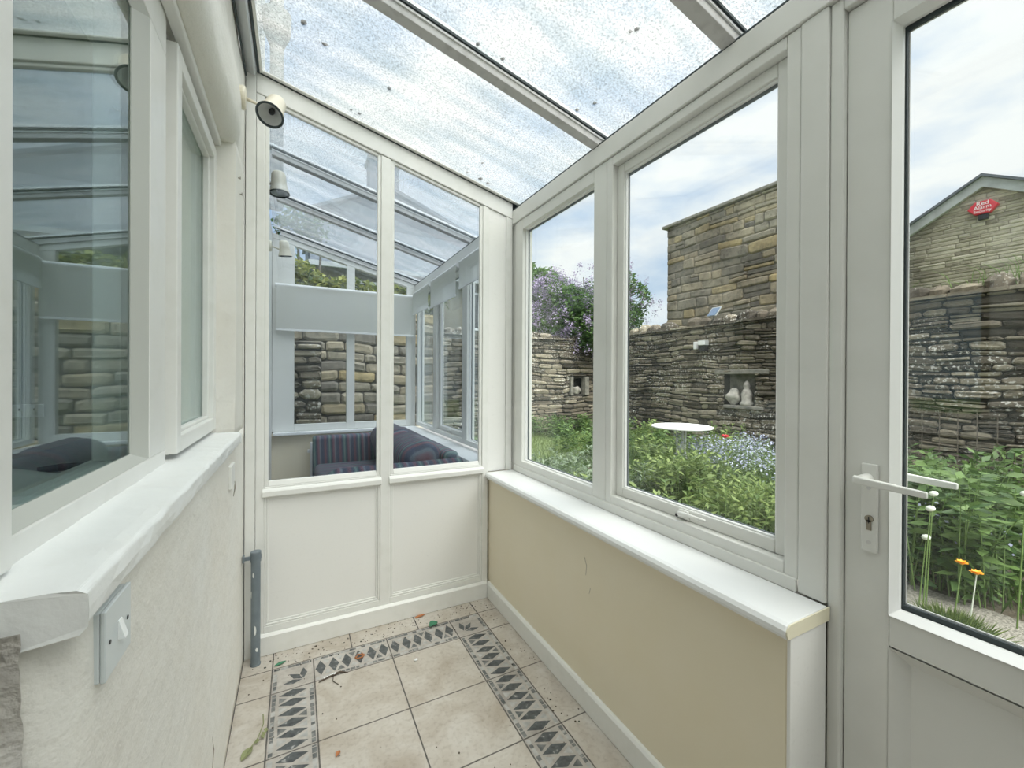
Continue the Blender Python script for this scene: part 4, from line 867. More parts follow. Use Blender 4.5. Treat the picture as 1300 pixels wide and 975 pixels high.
cushion('seat_base', sf, 0.18, 1.12, 2.66, 4.50, 0.06, 0.34, 0.03, 'y')
cushion('seat_cushion', sf, 0.15, 0.93, 2.84, 3.59, 0.345, 0.50, 0.05, 'y'); cushion('seat_cushion', sf, 0.15, 0.93, 3.60, 4.35, 0.345, 0.50, 0.05, 'y')
cushion('backrest', sf, 0.92, 1.045, 2.80, 4.46, 0.34, 0.80, 0.05, 'y')
cushion('back_cushion', sf, 0.66, 0.96, 2.86, 3.60, 0.46, 0.86, 0.11, 'y', rot=('Y', -0.25)); cushion('back_cushion', sf, 0.66, 0.96, 3.62, 4.34, 0.46, 0.86, 0.11, 'y', rot=('Y', -0.25))
cushion('armrest', sf, 0.14, 1.04, 4.36, 4.54, 0.10, 0.745, 0.03, 'x')
def roll(x0, x1, y, z, r):
    m_ = MB(); n = 16; k = 30
    for i in range(k+1):
        x = x0+(x1-x0)*i/k; zz = z-0.05*max(0, 1-(x-x0)/0.12)**2; rr_ = r*(1-0.35*max(0, 1-(x-x0)/0.08)**2)
        for j in range(n): t = 2*math.pi*j/n; m_.v.append((x, y+rr_*1.1*math.cos(t), zz+rr_*math.sin(t)))
    for i in range(k):
        for j in range(n): j2 = (j+1) % n; m_.face([i*n+j, i*n+j2, (i+1)*n+j2, (i+1)*n+j], 'stripes')
    m_.face([j for j in range(n-1, -1, -1)], 'stripes'); m_.face([k*n+j for j in range(n)], 'stripes')
    o = m_.build('rolled_arm', sf, smooth=True); uv = o.data.uv_layers.new(name='UVMap')
    for lp in o.data.loops:
        p = o.data.vertices[lp.vertex_index].co; uv.data[lp.index].uv = (p.x+0.65, p.z)
roll(0.13, 1.045, 2.74, 0.67, 0.095)
cushion('armrest', sf, 0.18, 1.04, 2.67, 2.81, 0.10, 0.66, 0.02, 'x')
for (x, y) in ((0.24, 2.74), (1.0, 2.74), (0.24, 4.45), (1.0, 4.45)): MB().lathe([(0, 0.02), (0.07, 0.028), (0.07, 0)], (x, y, 0), (0, 0, 1), 'bark', 12).build('foot', sf)

# ================================================================== OUTSIDE
def leaves(name, pts, size, mt, parent=None, flat=0.5, seed=0, aspect=2.2, kind=None, dirs=None, n3=True, droop=0.0):
    """one mesh of folded leaf blades at the given points"""
    rr = np.random.default_rng(seed); n = len(pts); pts = np.asarray(pts, float)
    if dirs is None: d = rr.normal(size=(n, 3)); d[:, 2] = d[:, 2]*flat-droop
    else: d = np.asarray(dirs, float)+rr.normal(size=(n, 3))*0.15
    d /= np.linalg.norm(d, axis=1)[:, None]+1e-9
    up = np.tile([0, 0, 1.0], (n, 1))+rr.normal(size=(n, 3))*0.45
    sd = np.cross(d, up); sd /= np.linalg.norm(sd, axis=1)[:, None]+1e-9
    nn = np.cross(sd, d)
    s_ = (size*rr.uniform(0.6, 1.25, n))[:, None]
    b = pts; t = pts+d*s_; c = pts+d*s_*0.45-nn*s_*0.05
    l = c+sd*s_/aspect*0.5+nn*s_*0.10; r = c-sd*s_/aspect*0.5+nn*s_*0.10
    V = np.stack([b, l, t, r], 1).reshape(-1, 3)
    o0 = wloc(parent) if parent is not None else Vector(pts.mean(0))
    V = V-np.array(o0)
    me = bpy.data.meshes.new(name); me.vertices.add(len(V)); me.vertices.foreach_set('co', V.ravel())
    idx = np.arange(n)[:, None]*4
    tri = np.concatenate([idx+[0, 1, 2], idx+[0, 2, 3]], 1).reshape(-1)
    me.loops.add(len(tri)); me.loops.foreach_set('vertex_index', tri.astype(np.int32))
    me.polygons.add(2*n); me.polygons.foreach_set('loop_start', np.arange(0, 6*n, 3, dtype=np.int32)); me.polygons.foreach_set('loop_total', np.full(2*n, 3, dtype=np.int32))
    a = me.attributes.new('tint', 'FLOAT', 'FACE'); a.data.foreach_set('value', np.repeat(rr.uniform(0, 1, n), 2).astype(np.float32))
    me.materials.append(M[mt]); me.update(calc_edges=True); me.validate()
    o = bpy.data.objects.new(name, me); COL.objects.link(o)
    if parent is not None: o.parent = parent
    else: o.location = o0
    if kind: o['kind'] = kind
    return o
def blobpts(c, r, n, seed, shell=0.55, lumps=9):
    rr = np.random.default_rng(seed); c = np.array(c, float); r = np.array(r, float)
    lc = rr.normal(size=(lumps, 3)); lc /= np.linalg.norm(lc, axis=1)[:, None]; lc *= rr.uniform(0.3, 0.75, lumps)[:, None]
    which = rr.integers(0, lumps, n); d = rr.normal(size=(n, 3)); d /= np.linalg.norm(d, axis=1)[:, None]
    rad = (shell+(1-shell)*rr.uniform(0, 1, n)**0.5)*rr.uniform(0.35, 0.5, lumps)[which]
    return c+(lc[which]+d*rad[:, None])*r
gr = struct('ground', 'garden ground of soil, lawn and gravel beyond the windows', 'ground')
box_obj('soil', gr, (1.33, 7.75, -3.0, 5.2, -0.3, -0.02), 'soil', 0)
box_obj('lawn', gr, (-4.0, 7.75, 5.2, 8.75, -0.3, -0.015), 'lawn', 0); box_obj('lawn', gr, (-4.0, 1.33, 4.91, 5.2, -0.3, -0.015), 'lawn', 0)
box_obj('gravel_path', gr, (1.33, 3.55, -3.0, 1.75, -0.25, 0.0), 'gravel', 0)
box_obj('far_ground', gr, (-40, 60, 8.75, 60, -0.3, -0.1), 'lawn', 0); box_obj('far_ground', gr, (7.75, 60, -20, 8.75, -0.3, -0.1), 'lawn', 0); box_obj('far_ground', gr, (-40, -4, -20, 8.75, -0.3, -0.1), 'lawn', 0); box_obj('far_ground', gr, (-4, 7.75, -20, -3.0, -0.3, -0.1), 'lawn', 0)

def stone_wall(name, label, p0, p1, h, course=(0.05, 0.11), ln=(0.14, 0.42), depth=0.05, thick=0.35, mt='drystone', gap='mortar', seed=0, holes=(), cap=None, top=None, gapw=0.012, cat='stone wall', hollow=0.25, rough=1.0, parent=None, warp=0.022):
    """wall whose front face is the left-hand side of p0->p1; stones are chipped blocks set on a dark core. holes: (s0,s1,z0,z1). top(s) limits height"""
    rr = random.Random(seed)
    p0 = Vector((*p0, 0)); p1 = Vector((*p1, 0)); u = (p1-p0).normalized(); Ln = (p1-p0).length; nrm = Vector((-u.y, u.x, 0))
    root = parent if parent is not None else thing(name, label, cat, tuple((p0+p1)/2))
    P = lambda s, t, z: tuple(p0+u*s+nrm*t+Vector((0, 0, z)))
    core = MB()
    ss = sorted({0, Ln}|{q for hh in holes for q in hh[:2]}); zz = sorted({0, h}|{q for hh in holes for q in hh[2:]})
    if top is None:
        for a, b in zip(ss[:-1], ss[1:]):
            for c, d in zip(zz[:-1], zz[1:]):
                inh = any(hh[0] <= a and b <= hh[1] and hh[2] <= c and d <= hh[3] for hh in holes)
                f = -hollow if inh else 0
                core.hexa([P(a, -thick, c), P(b, -thick, c), P(b, f, c), P(a, f, c), P(a, -thick, d), P(b, -thick, d), P(b, f, d), P(a, f, d)], gap)
    else:
        K = 2
        core.v += []
        pts = top(None)
        k = len(core.v); n = len(pts); core.v += [P(s, 0, z) for s, z in pts]+[P(s, -thick, z) for s, z in pts]
        core.face(range(k, k+n), gap); core.face(range(k+2*n-1, k+n-1, -1), gap)
        for i in range(n): j = (i+1) % n; core.face([k+i, k+n+i, k+n+j, k+j], gap)
    core.build('wall_core', root)
    st = MB(); z = 0.0
    A_ = warp
    def W(s, t, z):
        e = min(1, z/0.15)*min(1, max(0, (h-z)/0.2)) if top is None else 0
        for hh in holes:
            if hh[0]-0.1 < s < hh[1]+0.1 and hh[2]-0.1 < z < hh[3]+0.1: e = 0
        return P(s, t, z+e*A_*(math.sin(1.9*s+2.1*z+seed)+0.6*math.sin(4.3*s-3*z)+0.35*math.sin(9.7*s+5*z)))
    def stone(s0, s1, z0, z1):
        w2, h2 = s1-s0, z1-z0; d = depth*rr.uniform(0.45, 1.25); tint = rr.random()
        cx_, cz_ = min(w2*0.28, h2*0.6)*rough, h2*0.26*rough
        j = lambda a: rr.uniform(-a, a)*rough
        o = [(s0+cx_*rr.uniform(.3, 1.2), z0+j(.004)), (s1-cx_*rr.uniform(.3, 1.2), z0+j(.004)), (s1+j(.004), z0+cz_*rr.uniform(.4, 1.6)), (s1+j(.004), z1-cz_*rr.uniform(.4, 1.6)),
             (s1-cx_*rr.uniform(.3, 1.4), z1+j(.006)), (s0+cx_*rr.uniform(.3, 1.4), z1+j(.006)), (s0+j(.004), z1-cz_*rr.uniform(.4, 1.6)), (s0+j(.004), z0+cz_*rr.uniform(.4, 1.6))]
        mx_, mz_ = (s0+s1)/2, (z0+z1)/2; k = len(st.v); ins = min(0.03, 0.22*h2)
        sx, sz = max(0.2, 1-2*ins/w2), max(0.2, 1-2*ins/h2)
        st.v += [W(a, -0.012, c) for a, c in o]+[W(a, d*0.5, c) for a, c in o]+[W(mx_+(a-mx_)*sx, d+j(.010), mz_+(c-mz_)*sz) for a, c in o]
        for q in (0, 8):
            for i in range(8): i2 = (i+1) % 8; st.face([k+q+i, k+q+i2, k+q+8+i2, k+q+8+i], mt, tint)
        st.face([k+16+i for i in range(8)], mt, tint)
    def maxz(s):
        if top is None: return h
        return top(s)
    while z < h-0.02:
        ch = rr.uniform(*course)
        if z+ch > h: ch = h-z
        s = 0.0; wob = rr.uniform(0, 6)
        while s < Ln-0.02:
            l = rr.uniform(*ln)*(0.6 if rr.random() < 0.2 else 1)
            e = min(Ln, s+l)
            if Ln-e < 0.06: e = Ln
            segs = [(s, e)]
            for hh in holes:
                if z+ch > hh[2]+0.01 and z < hh[3]-0.01:
                    ns = []
                    for a, b in segs:
                        if b <= hh[0] or a >= hh[1]: ns.append((a, b))
                        else:
                            if a < hh[0]: ns.append((a, hh[0]))
                            if b > hh[1]: ns.append((hh[1], b))
                    segs = ns
            for a, b in segs:
                if b-a < 0.03: continue
                m_ = min(maxz(a), maxz(b))
                if z >= m_-0.03: continue
                z1 = min(z+ch, m_)
                dz = 0.010*math.sin(a*2.3+wob)*rough if top is None else 0
                if ch > course[0]*1.6 and rr.random() < 0.25 and z1 == z+ch:
                    zm = z+ch*rr.uniform(.4, .6); stone(a+gapw/2, b-gapw/2, z+gapw/2+dz, zm-gapw/3+dz); stone(a+gapw/2, b-gapw/2, zm+gapw/3+dz, z1-gapw/2+dz)
                else: stone(a+gapw/2, b-gapw/2, z+gapw/2+dz, z1-gapw/2+dz)
            s = e
        z += ch
    o = st.build('stone_facing', root, tints=True)
    if cap:
        cs = MB(); s = 0
        ct = MB(); s2 = 0
        while s2 < Ln-0.05:   # thin projecting slabs under the rough coping
            e = min(Ln, s2+rr.uniform(0.4, 0.8)); t_ = rr.uniform(0.035, 0.06)
            ct.hexa([P(s2+.01, -thick, h+.001), P(e-.01, -thick, h+.001), P(e-.01, 0.09, h+.001), P(s2+.01, 0.09, h+.001), P(s2+.01, -thick, h+t_), P(e-.01, -thick, h+t_), P(e-.01, 0.085, h+t_), P(s2+.01, 0.085, h+t_)], mt, rr.random()); s2 = e
        ct.build('coping_slab', root, tints=True)
        while s < Ln-0.1:
            w2 = rr.uniform(0.16, 0.42); hh2 = rr.uniform(*cap); k = len(cs.v); tint = rr.random()
            n = 9; c = s+w2/2
            if rr.random() < 0.85:
                for (fz, fr_) in ((0, 1.0), (0.45, 1.05), (0.8, 0.8), (1.0, 0.4)):
                    for j in range(n):
                        t = 2*math.pi*j/n; q = rr.uniform(0.85, 1.12)
                        cs.v.append(P(c+w2*0.52*fr_*q*math.cos(t), -thick*0.45+thick*0.5*fr_*q*math.sin(t), h+0.055+hh2*fz*rr.uniform(.92, 1.08)))
                for i in range(3):
                    for j in range(n): j2 = (j+1) % n; cs.face([k+i*n+j, k+i*n+j2, k+(i+1)*n+j2, k+(i+1)*n+j], mt, tint)
                cs.face([k+3*n+j for j in range(n)], mt, tint)
            s += w2*rr.uniform(0.9, 1.1)
        cs.build('coping_stone', root, tints=True)
    return root
# garden wall running parallel to the house (wall B) and the far cross wall (wall A)
WBX = 7.6
# p0->p1 with front on the left-hand side: going +y, left is -x
W0 = -1.2
ho = [(4.80-W0, 5.43-W0, 0.80, 1.405)]
gw = stone_wall('garden_wall', 'long dark dry stone garden wall opposite, with a lintelled niche and rough coping', (WBX, W0), (WBX, 8.6), 2.40, seed=3, holes=ho, cap=(0.10, 0.20), course=(0.05, 0.12), ln=(0.15, 0.48))
MB().box(WBX-0.05, WBX+0.1, 4.52, 5.62, 1.406, 1.49, 'coping').build('lintel', gw, bevel=0.012)
MB().box(WBX-0.09, WBX+0.1, 4.62, 5.40, 0.735, 0.80, 'coping').build('ledge', gw, bevel=0.012)
MB().box(WBX+0.17, WBX+0.249, 4.801, 5.429, 0.801, 1.404, 'coping').build('niche_back', gw)
wa = stone_wall('garden_wall', 'far cross wall of dry stone with a small square niche', (WBX, 8.6), (-4.0, 8.6), 2.24, seed=5, holes=[(WBX-6.60, WBX-6.07, 0.90, 1.31)], cap=(0.06, 0.15), course=(0.06, 0.13), ln=(0.2, 0.55))
MB().box(6.06, 6.14, 8.50, 8.7, 0.88, 1.34, 'coping').build('niche_jamb', wa, bevel=0.01); MB().box(6.5, 6.62, 8.50, 8.7, 0.88, 1.34, 'coping').build('niche_jamb', wa, bevel=0.01)
def rock(name, c, s_, mt, label, cat='stone', seed=1, group=None):
    import bmesh
    b_ = bmesh.new(); bmesh.ops.create_icosphere(b_, subdivisions=3, radius=1)
    rr = random.Random(seed); ph = [rr.uniform(0, 6) for _ in range(6)]
    for v in b_.verts:
        p = v.co; d = 1+0.16*math.sin(3*p.x+ph[0])*math.cos(2.5*p.y+ph[1])+0.12*math.sin(5*p.z+ph[2]+2*p.x); v.co = Vector((p.x*s_[0]*d, p.y*s_[1]*d, p.z*s_[2]*d))
    me = bpy.data.meshes.new(name); b_.to_mesh(me); b_.free(); me.materials.append(M[mt])
    for f in me.polygons: f.use_smooth = True
    o = bpy.data.objects.new(name, me); COL.objects.link(o); o.location = c; return tag(o, label, cat, group)
M['palerock'] = pbr('pale_rock', (0.50, 0.47, 0.42), 0.9, noise=(12, (0.30, 0.28, 0.25), 0.4, 0.7), bump=(15, 0.6, 0.02))
rock('rock', (6.33, 8.66, 1.0), (0.13, 0.09, 0.11), 'palerock', 'pale rock sitting in the niche of the far wall', seed=2)
rock('rock', (WBX+0.03, 5.26, 0.95), (0.10, 0.14, 0.155), 'palerock', 'rounded rock in the left side of the lintelled niche', seed=4)
# small weathered figure in the niche: a plain upright lump of stone with shoulders
MB().lathe([(0, 0), (0, 0.11), (0.05, 0.12), (0.09, 0.085), (0.22, 0.10), (0.30, 0.07), (0.33, 0.045), (0.37, 0.062), (0.42, 0.055), (0.47, 0.02), (0.48, 0)], (WBX+0.04, 4.99, 0.80), (0, 0, 1), 'palerock', 20).build('stone_ornament', smooth=True, loc=(WBX+0.04, 4.99, 0.80))
tag(bpy.data.objects['stone_ornament'], 'small upright weathered stone ornament in the lintelled niche', 'ornament')
lf = thing('outdoor_light', 'white and grey outdoor floodlight on the garden wall', 'outdoor light', (WBX-0.06, 5.9, 2.0))
MB().box(WBX-0.13, WBX-0.065, 5.99, 6.07, 1.93, 2.09, 'white').build('sensor_box', lf, bevel=0.01)
MB().box(WBX-0.18, WBX-0.065, 5.74, 5.92, 2.0, 2.10, 'fascia').build('lamp_housing', lf, bevel=0.008); MB().box(WBX-0.16, WBX-0.065, 5.76, 5.90, 1.88, 1.999, 'black').build('lamp_shade', lf, bevel=0.006)
MB().box(WBX-0.19, WBX-0.1805, 5.75, 5.91, 2.01, 2.09, 'bead').build('lamp_glass', lf)
sl = thing('solar_panel', 'small tilted blue-grey solar panel on top of the garden wall', 'solar panel', (WBX-0.02, 5.75, 2.5))
MB().hexa([(WBX-0.02, 5.62, 2.60), (WBX-0.02, 5.84, 2.60), (WBX+0.0, 5.84, 2.595), (WBX+0.0, 5.62, 2.595), (WBX+0.08, 5.56, 2.79), (WBX+0.08, 5.78, 2.79), (WBX+0.1, 5.78, 2.785), (WBX+0.1, 5.56, 2.785)], 'fascia').build('panel_frame', sl, bevel=0.004)
M['solar'] = pbr('solar_cell', (0.14, 0.20, 0.30), 0.3)
MB().hexa([(WBX-0.025, 5.64, 2.615), (WBX-0.025, 5.82, 2.615), (WBX-0.018, 5.82, 2.61), (WBX-0.018, 5.64, 2.61), (WBX+0.07, 5.58, 2.775), (WBX+0.07, 5.76, 2.775), (WBX+0.078, 5.76, 2.77), (WBX+0.078, 5.58, 2.77)], 'solar').build('solar_cell', sl)
MB().tube([(WBX+0.05, 5.72, 2.44), (WBX+0.05, 5.71, 2.66)], 0.012, 'black', 8).build('bracket', sl)
# near neighbour wall behind the next room
nwall = stone_wall('garden_wall', 'near wall of squared stone blocks behind the far windows of the next room', (1.9, 6.1), (-2.4, 6.1), 2.25, seed=8, course=(0.12, 0.20), ln=(0.25, 0.6), depth=0.04, mt='barnstone', gap='mortar', gapw=0.012, rough=0.6)
pier = stone_wall('garden_wall', 'short dark rubble pier seen through the left far window', (0.28, 5.75), (-0.9, 5.75), 1.75, seed=9, course=(0.07, 0.15), ln=(0.2, 0.4), thick=0.30)

# stone barn
bn = thing('stone_barn', 'tall yellowish stone barn wall rising behind the garden wall', 'barn', (11.5, 6.7, 0))
stone_wall('barn_wall', '', (9.5, 4.75), (9.5, 8.6), 5.60, seed=12, course=(0.13, 0.30), ln=(0.25, 0.8), depth=0.05, thick=0.3, mt='barnstone', gap='mortar_pale', gapw=0.012, rough=0.45, parent=bn, warp=0.02)
MB().box(9.81, 13.5, 4.75, 8.62, 0, 5.55, 'coping').build('barn_body', bn)
MB().box(9.38, 13.6, 4.7, 8.72, 5.605, 5.69, 'coping').build('verge_slab', bn, bevel=0.02)
# gable house with the red alarm box
gh = thing('gable_house', 'pale stone gable-end house with grey verge boards behind the wall', 'house', (17, 3.5, 0))
GX, GYc, GH, GS = 14.0, 3.50, 5.88, 0.585
def gtop(s):
    y0_ = GYc-2.9
    if s is None: return [(0, 0), (0, GH-2.9*GS), (2.9, GH), (5.8, GH-2.9*GS), (5.8, 0)]
    return GH-abs(y0_+s-GYc)*GS
stone_wall('gable_wall', '', (GX, GYc-2.9), (GX, GYc+2.9), GH, seed=14, course=(0.06, 0.12), ln=(0.25, 0.7), depth=0.02, thick=0.4, mt='gablestone', gap='mortar_pale', gapw=0.01, rough=0.5, top=gtop, parent=gh)
for sg in (-1, 1):
    ye, ze = GYc+sg*3.1, GH-3.1*GS
    m_ = MB(); m_.hexa([(GX-0.14, GYc, GH-0.16), (GX-0.14, ye, ze-0.16), (GX-0.04, ye, ze-0.16), (GX-0.04, GYc, GH-0.16), (GX-0.14, GYc, GH+0.07), (GX-0.14, ye, ze+0.07), (GX-0.04, ye, ze+0.07), (GX-0.04, GYc, GH+0.07)], 'fascia'); m_.build('verge_board', gh)
    m_ = MB(); m_.hexa([(GX-0.22, GYc, GH+0.072), (GX-0.22, ye, ze+0.072), (GX+7, ye, ze+0.072), (GX+7, GYc, GH+0.072), (GX-0.22, GYc, GH+0.13), (GX-0.22, ye, ze+0.13), (GX+7, ye, ze+0.13), (GX+7, GYc, GH+0.13)], 'slate_roof'); m_.build('roof', gh)
MB().prism([(GYc-2.9, 0), (GYc+2.9, 0), (GYc+2.9, GH-2.9*GS), (GYc, GH), (GYc-2.9, GH-2.9*GS)], GX+0.41, GX+7, 'x', 'mortar_pale').build('house_body', gh)
al = thing('alarm_box', 'red hexagonal burglar alarm box high on the stone gable', 'alarm box', (GX-0.03, 3.50, 5.25))
hx = [(3.5+0.25*math.cos(a)*1.0, 5.25+0.17*math.sin(a)) for a in [math.radians(k*60) for k in range(6)]]
MB().prism(hx, GX-0.14, GX-0.03, 'x', 'red').build('alarm_cover', al, bevel=0.02, seg=3)
MB().box(GX-0.12, GX-0.03, 3.42, 3.58, 4.98, 5.095, 'black').build('alarm_base', al, bevel=0.01)
for k, (txt, sz) in enumerate((('Red', 0.11), ('Alarm', 0.10), ('Security', 0.075))):
    cu = bpy.data.curves.new('lettering', 'FONT'); cu.body = txt; cu.size = sz*1.15; cu.align_x = 'CENTER'; cu.align_y = 'CENTER'; cu.extrude = 0.002
    to = bpy.data.objects.new('lettering', cu); COL.objects.link(to); to.parent = al
    to.matrix_local = Matrix.Translation((-0.115, 0, 0.085-k*0.085)) @ Matrix(((0, 0, -1, 0), (-1, 0, 0, 0), (0, 1, 0, 0), (0, 0, 0, 1)))
    cu.materials.append(M['white']); bpy.context.view_layer.update()
    me_ = bpy.data.meshes.new_from_object(to); mw = to.matrix_local.copy(); bpy.data.objects.remove(to)
    to = bpy.data.objects.new('lettering', me_); COL.objects.link(to); to.parent = al; to.matrix_local = mw
# slate-roofed neighbour house with chimney beyond the next room
nh = thing('slate_house', 'dark slate-roofed house with chimney seen through the glass roof', 'house', (3.2, 16, 0))
RX0, RX1 = 0.35, 7.0
MB().box(RX0+0.1, RX1-0.1, 14.0, 16.39, 0, 4.70, 'gablestone').build('house_walls', nh)
MB().prism([(RX0, 0), (6.7, 0), (6.7, 7.05), (3.1, 8.45), (RX0, 7.15)], 16.4, 22, 'y', 'slate_wall').build('slate_hung_gable', nh)
MB().prism([(RX0-0.12, 7.10), (3.1, 8.48), (6.95, 6.98), (6.95, 7.10), (3.1, 8.62), (RX0-0.12, 7.22)], 16.2, 22.2, 'y', 'slate_roof').build('main_roof', nh)
MB().prism([(13.6, 4.60), (16.39, 6.75), (16.39, 6.90), (13.6, 4.75)], RX0, RX1, 'x', 'slate_roof').build('lean_to_roof', nh)
MB().box(RX0-0.05, RX1+0.05, 13.5, 13.6, 4.60, 4.74, 'fascia').build('gutter', nh)
ch = MB().box(2.50, 3.62, 16.9, 17.7, 7.9, 9.75, 'slate_wall').build('chimney', nh)
MB().box(2.42, 3.70, 16.82, 17.78, 9.751, 9.9, 'coping').build('chimney_cap', ch)
for x in (2.8, 3.3): MB().lathe([(0, 0.13), (0.4, 0.10), (0.4, 0.07)], (x, 17.3, 9.9), (0, 0, 1), 'coping', 14).build('chimney_pot', ch)
an = MB().tube([(3.75, 16.9, 8.2), (3.8, 16.9, 9.3)], 0.02, 'steel', 6); an.tube([(3.5, 16.9, 9.1), (4.4, 16.9, 9.5)], 0.012, 'steel', 5)
for k in range(6): an.tube([(3.6+k*0.15, 16.7, 9.15+k*0.066), (3.6+k*0.15, 17.1, 9.15+k*0.066)], 0.008, 'steel', 5)
an.build('tv_aerial', nh)
for wxx in (1.6, 3.55, 5.4):
    wf = MB(); wf.box(wxx, wxx+0.9, 13.93, 13.999, 3.0, 4.35, 'white'); fo = wf.build('window', nh)
    MB().box(wxx+0.08, wxx+0.42, 13.92, 13.929, 3.08, 4.27, 'black').build('pane', fo); MB().box(wxx+0.48, wxx+0.82, 13.92, 13.929, 3.08, 4.27, 'black').build('pane', fo)
# small far gable left of the lilac
fg = thing('distant_cottage', 'small distant stone cottage gable above the far wall, left of the lilac', 'house', (13.0, 24, 0))
MB().prism([(10.0, 0), (15.5, 0), (15.5, 3.2), (12.0, 5.3), (10.0, 3.9)], 24, 28, 'y', 'gablestone').build('cottage_wall', fg)
MB().prism([(9.7, 3.75), (12.0, 5.36), (15.8, 3.1), (15.8, 3.22), (12.0, 5.5), (9.7, 3.87)], 23.8, 28.2, 'y', 'slate_roof').build('roof', fg)
# the viewer's own house above the roof line, with downpipe
hw = struct('wall_upper', 'upper house wall above the glass roof', 'wall')
box_obj('house_wall', hw, (-0.60, -0.30, -1.6, 5.0, 2.80, 7.0), 'panel', 0); box_obj('house_wall', hw, (-4.0, -0.60, 4.11, 5.0, 0, 7.0), 'panel', 0)
dpp = thing('downpipe', 'pale grey downpipe with a hopper on the house wall above the glass', 'downpipe', (-0.20, 4.6, 2.9))
MB().tube([(-0.17, 4.4, 2.86), (-0.17, 4.4, 6.0)], 0.055, 'fascia', 16).build('pipe', dpp, smooth=True)
MB().lathe([(0, 0.06), (0.12, 0.11), (0.30, 0.12), (0.30, 0.0)], (-0.17, 4.4, 4.35), (0, 0, 1), 'fascia', 16).build('hopper', dpp)
MB().box(-0.30, -0.11, 4.36, 4.44, 3.6, 3.65, 'fascia').build('pipe_bracket', dpp)

# ---- trees and shrubs
def trunkset(root, base, tips, r):
    m_ = MB(); b = Vector(base)
    for i, t in enumerate(tips):
        t = Vector(t); q = b.lerp(t, 0.5)+Vector((random.uniform(-.1, .1), random.uniform(-.1, .1), 0.1)); m_.tube([tuple(b), tuple(q), tuple(t)], [r, r*0.6, r*0.2], 'bark', 7)
    m_.build('branches', root)
li = thing('lilac_bush', 'large lilac bush with pale purple blossom leaning over the far wall', 'shrub', (7.0, 8.9, 0))
trunkset(li, (7.3, 9.3, 0), [(6.2, 8.8, 3.4), (7.4, 9.2, 3.9), (8.4, 9.0, 3.6), (6.8, 9.0, 4.0), (9.0, 8.9, 3.9)], 0.07)
P1 = np.concatenate([blobpts((6.6, 8.85, 2.95), (1.6, 0.7, 1.3), 6000, 21), blobpts((8.1, 8.9, 3.25), (1.3, 0.7, 1.15), 5200, 22), blobpts((6.7, 8.3, 2.35), (0.55, 0.35, 0.45), 700, 23)])
leaves('foliage', P1, 0.13, 'leaf_tree', li, seed=1, aspect=1.7, kind='stuff')
cl_ = blobpts((6.45, 8.70, 3.05), (1.65, 0.75, 1.4), 260, 31, shell=0.9); c2 = blobpts((8.1, 8.75, 3.5), (1.35, 0.7, 1.1), 70, 32, shell=0.9); c3 = blobpts((6.75, 8.2, 2.35), (0.55, 0.35, 0.5), 40, 33)
cc = np.concatenate([cl_, c2, c3]); P2 = (cc[:, None, :]+RNG.normal(size=(len(cc), 38, 3))*np.array([0.045, 0.045, 0.075])).reshape(-1, 3)
leaves('blossom', P2, 0.045, 'lilac', li, seed=2, aspect=1.2, kind='stuff')
rt = thing('round_tree', 'distant round-crowned green tree above the far wall', 'tree', (11.8, 19, 0))
trunkset(rt, (12.2, 19, 0), [(11.2, 19, 5.5), (12.8, 19, 5.5), (12.0, 19, 6.2)], 0.2)
leaves('foliage', np.concatenate([blobpts((11.4, 19, 5.2), (3.0, 2.2, 2.3), 8000, 41), blobpts((13.6, 19.5, 4.9), (2.6, 2.0, 2.0), 4000, 42)]), 0.30, 'leaf_tree', rt, seed=3, aspect=1.6, kind='stuff')
iv = thing('ivy_mass', 'yellow-green ivy heaped on the wall beyond the far room', 'ivy', (0.4, 6.4, 2.2))
leaves('foliage', np.concatenate([blobpts((0.1, 6.6, 2.65), (1.15, 0.6, 0.62), 4200, 51), blobpts((1.5, 6.8, 2.45), (1.0, 0.5, 0.40), 2600, 52), blobpts((0.0, 6.15, 2.2), (0.7, 0.25, 0.22), 900, 53)]), 0.10, 'leaf_ivy', iv, seed=4, aspect=1.4, kind='stuff')
bt = thing('bare_tree', 'thin dark-leaved tree behind the ivy at the far left', 'tree', (0.1, 10.5, 0))
trunkset(bt, (0.2, 10.5, 0), [(0.0, 10.5, 4.9), (0.5, 10.5, 4.6), (-0.4, 10.5, 4.5)], 0.08)
leaves('foliage', blobpts((0.1, 10.5, 4.5), (0.7, 0.5, 0.8), 700, 55, shell=0.2), 0.13, 'leaf_dark', bt, seed=5, aspect=1.8, kind='stuff')
# wall-top tufts
wg = MB()
for i in range(40):
    y = 1.75+random.gauss(0, 0.35); a = random.uniform(-1, 1); h_ = random.uniform(0.15, 0.4)
    wg.tube([(WBX+0.1, y, 2.45), (WBX+0.08, y+a*0.08, 2.45+h_*0.7), (WBX+0.05, y+a*0.22, 2.45+h_)], [0.004, 0.003, 0.001], 'stem', 4, caps=False)
tag(wg.build('grass_tuft', loc=(WBX+.1, 1.75, 2.45)), 'wispy grass tuft growing on top of the garden wall', 'grass', kind='stuff')
